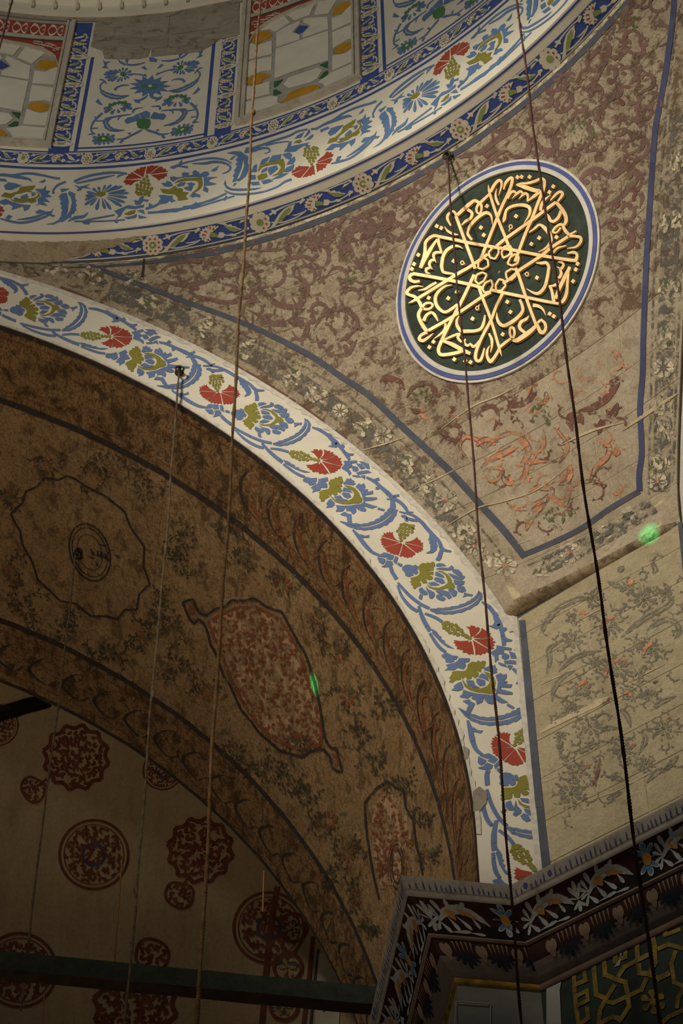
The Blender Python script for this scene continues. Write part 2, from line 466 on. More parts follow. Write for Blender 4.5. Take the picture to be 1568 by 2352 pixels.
for i in range(len(zz_)-1):
    c = random.uniform(.35, .65)
    for a, b in ((0, c), (c, 1)):
        block('stone_block', pier, a+.002, b-.002, zz_[i]+.003, zz_[i+1]-.003, 3, 2, .03, M['pier'], wall_pier, random.uniform(0, .0015))
# face beyond: the right-hand arch
rz = np.linspace(7.4, Z0, 60); fv = []
for z in rz:
    y = float(np.interp(z, _zz, _yy)) if z > ZL else -(XR-XK)
    fv += [(XR+.02, y, z), (XR+.02, y-.7-.35*max(0, z-ZL), z)]
wr = mesh_obj('wall_right', fv, grid_faces(len(rz), 2), M['edge'], None)
tag(wr, 'pale plaster face of the neighbouring arch at the right border', 'wall', kind='structure')

# ---- dome ring, drum
DR = Drum(RD)
ths = np.linspace(-30, 190, 220)
drum = mesh_obj('wall_drum', [DR.fwd(t, z) for z in (Z1, 15.2, Z2, 16.6, 17.5, Z3+.6) for t in ths], grid_faces(6, len(ths)), M['white'], None, True)
tag(drum, 'white plaster dome drum with blue flower bands and painted panels', 'wall', kind='structure')
def cone(th, t, off=0.0):
    r = RD+(R0-RD)*t; a = math.radians(th); z = Z1+(Z0-Z1)*t
    return np.array([XA+r*math.cos(a), YC+r*math.sin(a), z-off])
CONE = Tri([[cone(th, t) for t in (0, .25, .5, .75, 1, 1.15)] for th in ths])
def cone_inv(P):
    r = math.hypot(P[0]-XA, P[1]-YC); return math.degrees(math.atan2(P[1]-YC, P[0]-XA)), (r-RD)/(R0-RD)
ring = mesh_obj('trim_1', [cone(th, t) for th in ths for t in (0, .5, 1.0)], grid_faces(len(ths), 3), M['white'], None, True)
tag(ring, 'blue rosette border under the dome ring along the pendentive', 'trim', kind='structure')
# dome shell above the drum
g = [[(XA+4.75*math.cos(math.radians(t))*math.cos(e), YC+4.75*math.sin(math.radians(t))*math.cos(e), Z3+.5+3.8*math.sin(e)) for t in ths] for e in np.linspace(0, 1.5, 12)]
dome = mesh_obj('ceiling', [p for r in g for p in r], grid_faces(12, len(ths)), M['white'], None, True)
tag(dome, 'white plaster dome above the relief cornice of the drum', 'ceiling', kind='structure')

# ------------------------------------------------------------------ painted scroll on the arch face and the dome ring
def cone_scales(base, tip, hw, rows, fat=.42):
    """olive pine-cone: rows of overlapping scales from base to tip"""
    b, t = np.array(base, float), np.array(tip, float); ax = t-b; L = np.linalg.norm(ax); ax /= L; pr = np.array([-ax[1], ax[0]])
    out = []; R = rows
    for i in range(R):
        f = (i+.45)/R; w = hw*math.sin(min(1, f*1.25+.28)*math.pi*.78)**.8 if f < .6 else hw*(1-f)*1.75*.9
        n = max(1, int(round(2*w/(L/R*1.15)))); 
        for k in range(n):
            x = ((k+.5)/n*2-1)*w if n > 1 else 0
            if i % 2 and n > 1: x *= .82
            c = b+ax*f*L+pr*x; a_ = L/R*.62; c_ = min(w/n, L/R)*.86 if n > 1 else L/R*.5
            out.append([tuple(c+ax*a_*math.cos(q)*(1 if math.cos(q) > 0 else .7)+pr*c_*math.sin(q)) for q in np.linspace(0, 2*math.pi, 9)[:-1]])
    return out
def serrate(spine, hw, teeth=9, slit=.22, smoothn=6):
    """curled leaf with saw edges and a pale central vein: polygons for both halves"""
    S = np.array(smooth(spine, smoothn)); k = len(S)
    W = np.interp(np.linspace(0, 1, k), np.linspace(0, 1, len(hw)), hw)
    T = np.gradient(S, axis=0); T /= np.linalg.norm(T, axis=1)[:, None]; N = np.stack([-T[:, 1], T[:, 0]], 1)
    out = []
    for sd in (1, -1):
        inn = S+N*sd*(W*slit*np.sin(np.linspace(0, math.pi, k)))[:, None]
        ph = np.linspace(0, teeth, k); saw = 1-.26*(ph % 1)
        o_ = S+N*sd*(W*saw)[:, None]
        out += [[tuple(inn[i]), tuple(inn[i+1]), tuple(o_[i+1]), tuple(o_[i])] for i in range(k-1)]
    return out
def petal(c, tip, w, n=7):
    c, tip = np.array(c, float), np.array(tip, float); d = tip-c; L = np.linalg.norm(d); d /= L; p = np.array([-d[1], d[0]])
    s = [(.0, .12), (.35, .55), (.7, 1.0), (.92, .75), (1.0, .25)]
    return [tuple(c+d*L*a+p*w*b) for a, b in s]+[tuple(c+d*L*a-p*w*b) for a, b in reversed(s)]
def petal0(c, tip, w, f=.28):
    c, tip = np.array(c, float), np.array(tip, float); return petal(c+(tip-c)*f, tip, w)
def disc(c, rx, ry=None, n=14, rot=0):
    ry = ry or rx
    return [(c[0]+rx*math.cos(t)*math.cos(rot)-ry*math.sin(t)*math.sin(rot), c[1]+rx*math.cos(t)*math.sin(rot)+ry*math.sin(t)*math.cos(rot)) for t in np.linspace(0, 2*math.pi, n+1)[:-1]]
def P_(z, *txt): return [z(t) for t in txt]
def S_(z, txt, w, taper=False, n=5):
    w = [x/z.s for x in w] if hasattr(w, '__len__') else w/z.s
    return strip_polys(z(txt), w, n, taper)
def SZ(z, txt, hw, teeth=9, slit=.22): return serrate(z(txt), [x/z.s for x in hw], teeth, slit)
def CN(z, b, t, hw, rows): return cone_scales(z(b)[0], z(t)[0], hw/z.s, rows)

ZA = Z(430, 840, 5.407); ZB = Z(650, 980, 4.612)
arch_unit = [
 ('painted_carnation', 'red', P_(ZA,
  '375,322 330,318 285,295 250,262 238,238 222,255 205,240 200,262 175,250 180,275 140,268 165,290 140,310 370,325',
  '362,335 145,322 165,340 146,352 182,362 168,378 198,384 186,400 222,403 218,424 290,385',
  '382,338 230,432 260,430 262,448 285,445 290,468 320,455 330,475 355,465 370,480 400,468 430,482 405,345',
  '415,342 448,488 480,470 500,482 525,470 530,485 560,462 580,465 580,440 600,430 590,410',
  '430,335 590,402 625,400 615,385 650,380 630,365 662,358 635,345 640,330 430,330',
  '415,320 640,322 615,300 620,285 585,285 575,262 550,262 522,235 505,270 470,300')),
 ('painted_pine_cone', 'olive', CN(ZA, '348,118', '376,328', 105, 6)+P_(ZA, '270,135 310,110 350,118 400,115 455,155 430,160 410,145 380,150 350,135 320,150 295,140')),
 ('painted_palmette_leaf', 'olive', P_(ZA,
  '825,458 850,470 870,505 858,520 880,548 800,572 850,570 885,565 900,600 835,608 905,620 915,645 890,665 838,655 870,680 880,700 840,715 800,690 790,695 815,715 830,730 825,755 805,760 790,795 765,790 745,755 730,765 722,735 700,735 705,710 680,690 740,655 755,630 745,600 720,580 700,545 715,510 735,495 765,500 770,480 800,485',
  '905,545 980,540 1060,565 1115,605 1130,635 1160,640 1195,680 1165,705 1110,708 1070,735 1000,752 930,745 880,715 960,735 1030,725 1075,690 1095,655 1080,625 1050,600 1030,575 980,555')),
 ('painted_palmette', 'blue', P_(ZA,
  '910,560 950,562 1010,580 1030,605 960,605 920,600', '940,620 1010,615 1040,630 1065,655 1035,675 960,660 930,645', '890,700 950,670 1025,690 980,710 930,718',
  '870,480 900,460 950,458 985,475 930,490 885,505', '890,530 930,505 1020,490 1035,455 1070,470 1075,500 1020,520 950,528', '1085,490 1130,485 1190,515 1200,545 1150,550 1075,520',
  '1040,545 1110,550 1170,560 1215,535 1240,545 1225,590 1130,592 1090,575', '1135,605 1210,600 1260,592 1265,630 1215,655 1170,645', '1205,670 1250,648 1290,655 1325,690 1290,720 1245,715',
  '1130,722 1190,700 1240,720 1250,770 1225,785 1180,755', '1010,762 1090,740 1160,745 1215,790 1195,820 1140,795 1050,785', '1050,800 1100,795 1165,825 1145,855 1090,850 1055,835',
  '880,735 940,770 1010,785 1030,810 1025,855 990,858 965,820 920,780', '850,755 880,775 935,795 955,820 920,838 865,825 830,790',
  '535,590 560,560 600,548 645,552 660,532 700,550 710,580 670,590 715,590 735,615 720,640 670,630 700,650 660,680 615,675 600,650 550,620')),
 ('painted_bud', 'blue', P_(ZA, '215,538 262,480 310,480 320,505 300,530', '320,480 385,490 390,540 320,545', '400,490 440,500 455,578 410,555', '215,548 310,545 325,570 320,608 270,600', '335,560 400,555 425,590 400,620 340,640 315,640 340,610', '465,555 525,565 520,592 470,580')),
 ('painted_stem', 'blue', S_(ZA, '415,620 450,660 500,700 545,735', 38)+S_(ZA, '580,770 680,830 800,890 930,940 1045,965', [22, 32, 32, 30])+S_(ZA, '590,800 680,890 780,960 870,1005 945,1025', [20, 34, 32])
   +P_(ZA, '870,840 905,840 920,895 880,885', '1310,710 1370,715 1420,712 1415,735 1370,740 1325,768 1330,735')+S_(ZA, '925,965 980,1030 1040,1090 1110,1150 1180,1200', [30, 42, 45])+S_(ZA, '1030,1030 1150,1045 1255,1075', [22, 30, 28])),
 ('painted_saz_leaf', 'blue', SZ(ZA, '1060,975 1150,970 1250,945 1350,900 1430,840 1480,770 1485,710 1455,660', [10, 38, 46, 52, 55, 52, 42, 5], 9, .2)),
 ('painted_stem', 'blue', S_(ZA, '190,5 350,12 480,65 600,135 690,185 770,230 830,290 880,310 955,310', [14, 24, 34, 38, 36, 34, 40, 30, 18])
   +P_(ZA, '625,160 660,190 720,210 780,280 795,330 770,370 700,390 735,350 720,320 705,300 710,285 680,275 672,245 650,240 650,215', '825,320 870,320 890,400 885,438 838,438 840,390', '250,25 295,35 340,92 300,92')),
 ('painted_carnation', 'red', P_(ZB,
  '372,345 345,310 320,280 285,265 325,262 318,245 365,245 372,260 395,245 412,252 415,280 400,320', '390,348 425,310 435,280 428,245 470,262 498,260 492,285 530,270 525,295 555,300 480,335',
  '410,358 490,340 560,308 578,315 575,335 615,338 595,360 620,370 605,390 630,398 615,415 540,400', '405,370 500,398 615,425 600,440 605,450 575,450 575,468 550,470 545,490 515,485 500,500 470,450',
  '395,380 430,420 485,500 460,495 440,510 410,495 378,505 370,480 335,485 365,440', '375,385 378,410 360,440 325,485 305,480 305,460 275,455 280,440 250,435 262,420 235,410 300,408')),
 ('painted_pine_cone', 'olive', CN(ZB, '85,290', '388,364', 58, 8)+P_(ZB, '55,290 80,255 120,252 110,275 120,290 95,325')),
 ('painted_bud', 'blue', P_(ZB, '635,368 780,362 782,385 720,392 730,415 745,430 690,445 720,490 700,525 675,480 615,445 650,400', '800,370 850,375 905,400 915,450 880,445 850,410', '770,395 830,400 870,440 820,455 790,420',
  '745,420 790,430 800,460 770,480 735,470 730,440', '770,490 830,470 900,465 935,490 860,500 790,515', '730,515 800,520 835,540 780,540 735,530', '820,520 870,515 862,565 835,540')),
 ('painted_palmette_leaf', 'olive', P_(ZB, '620,535 632,585 615,610 625,640 560,635 610,650 620,680 600,705 565,690 575,715 545,735 510,710 500,740 470,715 490,745 440,770 430,795 395,795 400,770 380,760 385,715 375,700 405,680 480,665 490,640 478,600 500,565 540,560 550,540 575,550 590,532',
  '640,625 700,630 760,655 800,700 815,745 835,760 830,800 800,815 740,815 690,825 620,822 550,800 510,760 500,738 550,775 620,800 700,785 740,755 750,720 740,690 700,660')),
 ('painted_palmette', 'blue', P_(ZB, '640,645 700,660 735,705 680,690 625,690', '615,710 640,700 700,705 720,745 680,765 640,745', '535,745 600,730 640,770 690,780 620,795 570,780',
  '630,600 665,575 670,550 700,560 715,545 730,570 750,575 750,600 770,605 740,625 690,615 640,612',
  '765,640 800,605 825,618 855,602 870,640 855,670 895,665 895,680 855,690 925,690 950,680 950,715 865,730 870,750 990,752 995,770 945,785 860,790 870,810 945,835 1000,850 940,870 900,860 848,845 880,880 870,900 830,900 790,880 765,860 775,900 740,935 705,895 665,895 670,860 650,870 630,900 555,905 570,870 555,835 620,840 700,840 760,828 820,825 850,800 840,750 818,695 790,665',
  '500,765 540,805 545,830 515,855 450,862 475,835 455,825 475,790',
  '205,570 235,535 300,550 355,545 355,580 330,590 350,600 320,620 275,625 260,600 215,585', '370,560 470,540 475,575 445,585 465,610 465,650 400,650 385,680 330,690 305,705 320,670 290,650 310,635 360,610 375,580')),
 ('painted_stem', 'blue', S_(ZB, '0,400 80,460 160,510 225,535', [22, 30, 26])+P_(ZB, '0,355 60,375 90,400 120,408 125,430 165,435 175,455 290,488 220,488 130,455 60,415 20,395', '600,935 650,905 685,925 720,930 725,1018 680,1018 670,955', '1005,860 1075,880 1065,898 995,880')),
 ('painted_saz_leaf', 'blue', SZ(ZB, '600,1005 720,1048 850,1065 960,1045 1060,1000 1130,940 1175,865', [3, 28, 38, 46, 58, 62, 48], 9, .16)),
 ('painted_stem', 'blue', S_(ZB, '305,10 400,45 480,100 560,170 620,240 680,320 700,355', [16, 34, 36, 44, 34, 36, 34])+[disc(ZB('630,210')[0], 20/4.612)]+P_(ZB, '480,75 520,72 515,95 485,105', '470,120 560,160 580,200 560,225 470,212 510,200 510,165', '655,260 690,285 750,290 740,305 690,318 660,300')),
 ('painted_stem', 'blue', S_(ZB, '880,540 960,580 1040,650 1120,720 1160,760 1230,800 1290,860 1330,930', [22, 34, 38, 50, 40, 34, 38, 26])+P_(ZB, '960,560 1010,540 1022,570 1000,580', '980,640 1030,640 1010,668 975,668', '1150,730 1225,718 1230,740 1170,755', '1300,900 1380,905 1375,918 1320,912', '1135,770 1170,770 1190,830 1190,860 1130,860', '1090,765 1140,765 1140,780 1095,775')
   +S_(ZB, '1250,945 1340,985 1430,1000', [22, 30, 24])+S_(ZB, '735,1095 800,1170 860,1250 940,1330 1020,1365', [20, 44, 46, 34, 22])+P_(ZB, '810,1140 870,1160 915,1150 905,1180 830,1180')),
]
def face_polar(p):
    P, _ = FACE.hit(*p); return math.degrees(math.atan2(P[2]-ZC, P[0])), math.hypot(P[0], P[2]-ZC)
def clip_x(pts, xmax):
    out = []
    for i in range(len(pts)):
        a, b = pts[i], pts[(i+1) % len(pts)]
        ia, ib = a[0] <= xmax, b[0] <= xmax
        if ia: out.append(a)
        if ia != ib:
            t = (xmax-a[0])/(b[0]-a[0]); out.append(a+(b-a)*t)
    return out
PER = 21.5
for name, col, polys in arch_unit:
    pol = [[face_polar(p) for p in pg] for pg in polys]
    for k in (-2, -1, 0, 1, 2):
        m = MB()
        for pg in pol:
            w = []
            for a, r in pg:
                a2 = math.radians(a-PER*k); w.append(np.array([r*math.cos(a2), -.003, ZC+r*math.sin(a2)]))
            w = clip_x(w, XK-.012)
            if len(w) >= 3: m.poly(w, (0, -1, 0))
        if m.v and min(v[0] for v in m.v) > XA+.02: m.build(name, M[col], wall_arch)

# white plaster spandrel between the arch curve and the pier corner
_fz = np.linspace(10.9, 11.3, 9)
mesh_obj('corner_plaster', [p for z in _fz for p in (np.array([math.sqrt(RE**2-(z-ZC)**2)-.03, -.001, z]), np.array([XK, -.001, z]))], grid_faces(9, 2), M['white'], wall_arch)
# worn plaster lips along both edges of the white band, and the grey repair patches
def ragged(R, w, t0, t1, sd, amp=.012, n=150):
    m = MB(); pr = None; rr = random.Random(5)
    for i in range(n+1):
        t = t0+(t1-t0)*i/n; a = math.radians(t)
        ra, rb = R, R+sd*(w+rr.uniform(-amp, amp))
        q = [np.array([r*math.cos(a), y, ZC+r*math.sin(a)]) for r, y in ((ra, 0.004), (ra, -.007), (rb, -.007), (rb, 0.0))]
        if pr: 
            for j in range(3): m.add([pr[j], pr[j+1], q[j+1], q[j]], [(0, 1, 2, 3)])
        pr = q
    return m
ragged(RE, .045, 19, 76.4, -1).build('plaster_edge', M['edge'], wall_arch)
ragged(RI, .022, 0, 74.6, 1, .012).build('plaster_edge', M['edge'], wall_arch)
m = MB(); rr = random.Random(3)
for i in range(70):
    z = 7.7+(11.2-7.7)*i/69; x1 = XK-.028-rr.uniform(0, .012)
    m.v += [np.array([x1, -.006, z]), np.array([XK, -.006, z])]
m.f = [(2*i, 2*i+1, 2*i+3, 2*i+2) for i in range(69)]
m.build('plaster_edge', M['edge'], wall_arch)
paint('grey_patch', M['lip'], FACE, [[(1085, 1820), (1100, 1808), (1118, 1822), (1116, 1845), (1104, 1862), (1086, 1866)], [(1062, 1715), (1076, 1722), (1074, 1745), (1066, 1748)]], wall_arch, .006)

# ---- dome ring scroll
Z3_ = Z(0, 370, 5.227); Z4 = Z(170, 350, 4.0205); Z5 = Z(500, 230, 3.92)
daisy_c = Z4('245,390')[0]
ring_unit = [
 ('painted_carnation', 'red', P_(Z4, '625,258 560,275 520,310 505,297 475,302 478,288 455,280 470,255', '630,240 475,250 485,225 500,220 500,205 525,200 530,185', '640,232 545,180 575,170 575,158 610,155 610,140 640,140 665,130 650,190',
   '665,205 668,165 680,125 690,135 720,120 740,132 760,125 785,128 700,195', '700,205 795,133 820,140 822,155 850,155 845,168 870,182 770,195', '710,213 865,195 850,212 865,222 835,225 832,242 805,245 785,262 750,235')),
 ('painted_pine_cone', 'olive', CN(Z4, '630,400', '675,212', 92, 6)+P_(Z4, '565,378 600,370 640,380 690,365 680,395 620,400 590,405')),
 ('painted_palmette_leaf', 'olive', P_(Z4, '795,340 880,345 935,310 950,330 1005,340 1000,365 1060,375 1030,405 1055,435 960,450 955,420 930,390 860,385 815,375', '925,290 960,260 1020,242 1100,240 1180,230 1185,260 1190,300 1160,345 1120,370 1080,385 1140,335 1150,290 1130,265 1060,262 1000,270')),
 ('painted_palmette', 'blue2', P_(Z4, '945,305 990,280 1035,280 1010,310 960,320', '1045,290 1080,280 1120,295 1095,315 1060,315', '1010,330 1050,320 1100,320 1080,360 1040,350', '805,285 850,285 850,265 895,275 915,310 880,322 830,315',
   '885,230 925,225 945,232 1000,230 995,195 1020,185 1060,190 1060,215 1095,210 1095,180 1115,165 1155,185 1160,205 1200,180 1240,180 1250,205 1215,230 1330,230 1260,250 1240,270 1320,295 1270,305 1205,310 1240,340 1235,375 1190,355 1200,300 1198,228 1100,230 1020,232 950,250 915,275 890,255', '1065,405 1110,375 1165,395 1165,420 1120,410 1095,420',
   '775,400 830,395 880,405 910,400 910,430 940,450 900,465 880,450 860,470 800,480 780,460 800,425', '690,470 725,485 715,505 690,520')+S_(Z4, '790,470 740,500 660,525', 20)),
 ('painted_calyx', 'blue2', P_(Z4, '615,410 645,405 640,435 690,440 680,460 640,450 610,485 565,485 555,440 590,450')),
 ('painted_daisy', 'blue2', [petal0(daisy_c, Z4(t)[0], w*.78/4.02) for t, w in (('105,405', 16), ('100,440', 16), ('98,488', 17), ('150,492', 15), ('205,535', 22), ('285,525', 20), ('340,530', 20), ('440,500', 20), ('470,465', 16), ('490,420', 17), ('505,378', 15), ('480,350', 14), ('445,315', 16), ('400,310', 14), ('345,300', 14), ('290,305', 14), ('225,320', 18), ('170,335', 18), ('118,370', 18))]),
 ('painted_daisy_eye', 'olive', P_(Z4, '200,385 220,365 290,370 290,395 250,412 210,405')),
 ('painted_bud', 'blue2', P_(Z4, '370,545 440,515 500,490 560,500 650,485 640,510 560,525 480,520 450,550 430,590 385,620 410,585', '580,540 640,530 655,575 610,555', '460,605 540,590 580,570 575,605 500,620', '590,580 680,605 600,615')),
 ('painted_bud_eye', 'olive', P_(Z4, '465,575 520,545 570,535 555,570 510,582')),
 ('painted_stem', 'blue2', S_(Z4, '680,560 760,555 850,545 960,530 1080,510 1200,465 1290,435 1410,378', [22, 18, 30, 26, 18, 16, 20, 14])+S_(Z4, '1080,525 1200,490 1330,450 1480,405', 13)+P_(Z4, '810,550 860,525 900,535 1000,510 1010,498 1080,490 1130,460 1140,470 1250,445 1160,480 1060,515 940,555', '1380,440 1400,400 1415,405 1395,450')),
 ('painted_stem', 'blue2', S_(Z4, '375,580 270,600 160,620 70,640', 14)+S_(Z4, '470,625 330,635 200,640 0,640', 13)+P_(Z4, '70,645 150,650 140,668 90,665', '370,640 410,640 400,655 380,655')),
 ('painted_stem', 'blue2', S_(Z4, '490,200 400,190 280,195 160,215 60,245 0,275', [16, 20, 22, 22, 22, 22])+S_(Z4, '375,215 250,240 130,265 20,290', [8, 20, 20, 10])+P_(Z4, '390,240 410,210 470,205 430,222', '0,305 50,320 100,310 150,295 110,320 155,340 80,330 60,355 25,360 40,335')),
 ('painted_stem', 'blue2', S_(Z4, '890,145 960,120 1060,90 1180,65 1300,58 1400,75 1455,105', [16, 16, 14, 18, 18, 14, 10])+S_(Z4, '1090,105 1200,105 1300,90 1400,105 1445,140 1420,180 1370,200', [8, 22, 24, 20, 18, 14, 4])+P_(Z4, '885,140 960,115 995,70 1000,100 970,125 1050,130 1050,150 960,135 920,155', '1260,170 1340,125 1315,160 1330,160 1290,180')),
 ('painted_saz_leaf', 'blue2', P_(Z3_, '545,762 640,745 700,710 740,650 732,630 748,590 728,570 742,540 718,515 735,490 712,460 728,435 700,438 735,395 800,385 825,480 815,600 795,660 840,600 862,500 845,430 812,395 835,362 910,400 895,415 905,450 898,455 925,480 905,490 925,545 908,545 918,600 900,597 890,635 860,640 850,690 835,680 740,740 735,728 640,765', '720,335 770,335 835,335 800,355 740,380')
   +S_(Z3_, '640,395 645,345 700,290 790,250', [30, 20, 24, 26])+S_(Z3_, '815,728 900,685 1000,670 1060,620', [10, 40, 34, 8])),
 # second half of the repeat: the scroll swings the other way
 ('painted_flower', 'blue2', P_(Z5, '400,630 450,605 440,640 390,660', '460,610 530,590 545,620 470,680 450,640', '375,590 400,540 470,510 440,560', '455,560 490,505 575,490 560,540', '580,490 640,475 670,490 655,540 610,525', '620,585 640,550 690,510 700,540 680,575', '590,650 620,610 690,580 680,620 640,650', '480,720 580,660 640,660 570,700', '390,730 460,710 500,730 450,750 410,760', '290,740 370,735 380,765 310,770', '285,680 340,675 345,715 290,720', '300,650 325,590 355,580 350,650')),
 ('painted_flower_eye', 'olive', P_(Z5, '360,650 375,600 420,575 520,550 590,530 605,580 600,640 560,670 480,690 540,660 570,610 545,575 470,585 400,605', '355,690 390,670 440,660 450,690 410,715 365,725')),
 ('painted_carnation', 'red', P_(Z5, '830,600 745,598 730,590 725,605 700,610 700,628 670,635 665,660', '825,605 665,672 690,680 690,690 710,690 712,700 745,700', '835,605 760,700 790,690 800,695 815,680 840,685 845,670 875,670 865,590', '885,575 895,650 920,630 945,632 945,612 975,610 970,595 990,580', '890,568 1005,572 1020,550 1035,535 1015,530 1035,518', '890,560 1035,508 1040,490 1020,488 1025,470 1000,478 995,465 980,470 960,500 920,530')),
 ('painted_pine_cone', 'olive', CN(Z5, '838,425', '846,592', 82, 6)+P_(Z5, '840,435 860,415 900,425 915,440 880,450')),
 ('painted_bud', 'blue2', P_(Z5, '595,465 620,435 640,380 665,370 660,420 690,410 740,400 830,380 730,440 700,465 640,470', '690,350 720,315 780,290 750,340', '770,345 800,300 825,260 835,290 810,320', '780,370 850,310 865,320 840,350', '780,410 810,400 835,415 800,432')),
 ('painted_bud_eye', 'olive', P_(Z5, '680,395 700,370 745,355 760,375 735,390 700,385')),
 ('painted_stem', 'blue2', S_(Z5, '310,440 400,405 500,370 640,325 720,285 810,265', [20, 20, 18, 16])+S_(Z5, '430,410 540,385 640,375', [16, 12, 8])+S_(Z5, '240,470 310,460 400,435 460,440 465,465 420,485', [20, 26, 20, 16, 12, 3])+P_(Z5, '240,470 255,430 290,425 285,450 300,465')),
 ('painted_stem', 'blue2', S_(Z5, '840,265 890,255 950,225 1050,175 1150,110 1260,65 1380,30 1430,10', [18, 14, 16, 18, 18, 16])+S_(Z5, '880,270 960,220 1080,175 1180,145 1210,155', [8, 22, 26, 20, 4])+P_(Z5, '920,270 990,240 1010,255 960,275 930,295', '1265,130 1310,80 1320,90 1300,115')),
 ('painted_palmette_leaf', 'olive', P_(Z5, '985,395 1010,350 1060,335 1110,290 1130,240 1170,215 1210,190 1245,170 1225,220 1190,230 1240,235 1180,255 1160,275 1100,320 1070,370', '1060,380 1100,385 1170,360 1210,330 1250,320 1280,290 1270,270 1300,235 1290,210 1250,210 1285,225 1270,255 1230,290 1170,310 1100,370')),
 ('painted_palmette', 'blue2', P_(Z5, '1140,320 1190,270 1210,285 1170,325', '1225,250 1250,225 1265,235 1235,270', '1090,355 1120,340 1140,345 1100,370', '1245,200 1310,165 1330,125 1335,165 1375,150 1355,185 1395,190 1340,225 1390,240 1330,265 1380,280 1310,300 1280,330 1300,300 1285,270 1310,230 1295,205',
   '965,455 1030,395 1080,395 1170,375 1240,345 1235,380 1200,418 1180,385 1130,430 1095,460 1100,425 1060,425 1030,450', '990,300 1020,255 1080,235 1135,225 1100,260 1060,300 1010,325')),
 ('painted_stem', 'blue2', S_(Z5, '1020,575 1100,555 1200,520 1310,440 1400,350 1430,280', [10, 18, 18, 18, 14, 4])+S_(Z5, '1155,515 1230,470 1310,410 1380,340 1420,310', [4, 16, 18, 16, 6])+P_(Z5, '1060,550 1080,510 1115,505 1090,550', '1290,380 1320,340 1390,330 1460,325 1440,345 1350,355 1310,385')),
 ('painted_saz_leaf', 'blue2', P_(Z5, '80,480 140,465 210,465 240,490 275,510 270,560 285,600 270,650 250,690 190,735 165,725 200,700 240,600 230,530 215,610 190,670 160,735 130,740 150,700 135,690 160,650 145,640 175,600 160,580 180,560 160,540 185,520 160,495', '70,720 80,775 130,800 300,800 400,790 330,810 200,820 120,815 75,795 55,760', '135,775 150,750 175,745 150,775', '105,540 130,515 155,500 160,512 125,540')
   +S_(Z5, '60,815 130,845 250,850 400,830 530,785 600,740 665,715', [8, 16, 16, 14, 14, 16, 20])),
]
RPER = 30.37
for name, col, polys in ring_unit:
    pol = []
    for pg in polys:
        pol.append([DR.inv(DR.hit(*p)[0]) for p in pg])
    for k in (-1, 0, 1, 2):
        m = MB()
        for pg in pol:
            w = [DR.fwd(th-RPER*k, z, .003) for th, z in pg]
            n = np.array([XA-w[0][0], YC-w[0][1], 0]); m.poly(w, n/np.linalg.norm(n))
        if m.v and max(p[0] for pg in pol for p in pg)-RPER*k > 8 and min(p[0] for pg in pol for p in pg)-RPER*k < 104: m.build(name, M[col], drum)
def ring_strip(name, z0, z1, mat, off=.003, t0=5, t1=110, n=110):
    tt = np.linspace(t0, t1, n)
    return mesh_obj(name, [DR.fwd(t, z, off) for t in tt for z in (z0, z1)], grid_faces(n, 2), mat, drum, True)
ring_strip('painted_line', 15.69, 15.725, M['deep'])
def cone_strip(name, t0, t1, mat, off=.003, a0=5, a1=110, n=140):
    tt = np.linspace(a0, a1, n)
    return mesh_obj(name, [cone(t, q, off) for t in tt for q in (t0, t1)], grid_faces(n, 2), mat, ring, True)

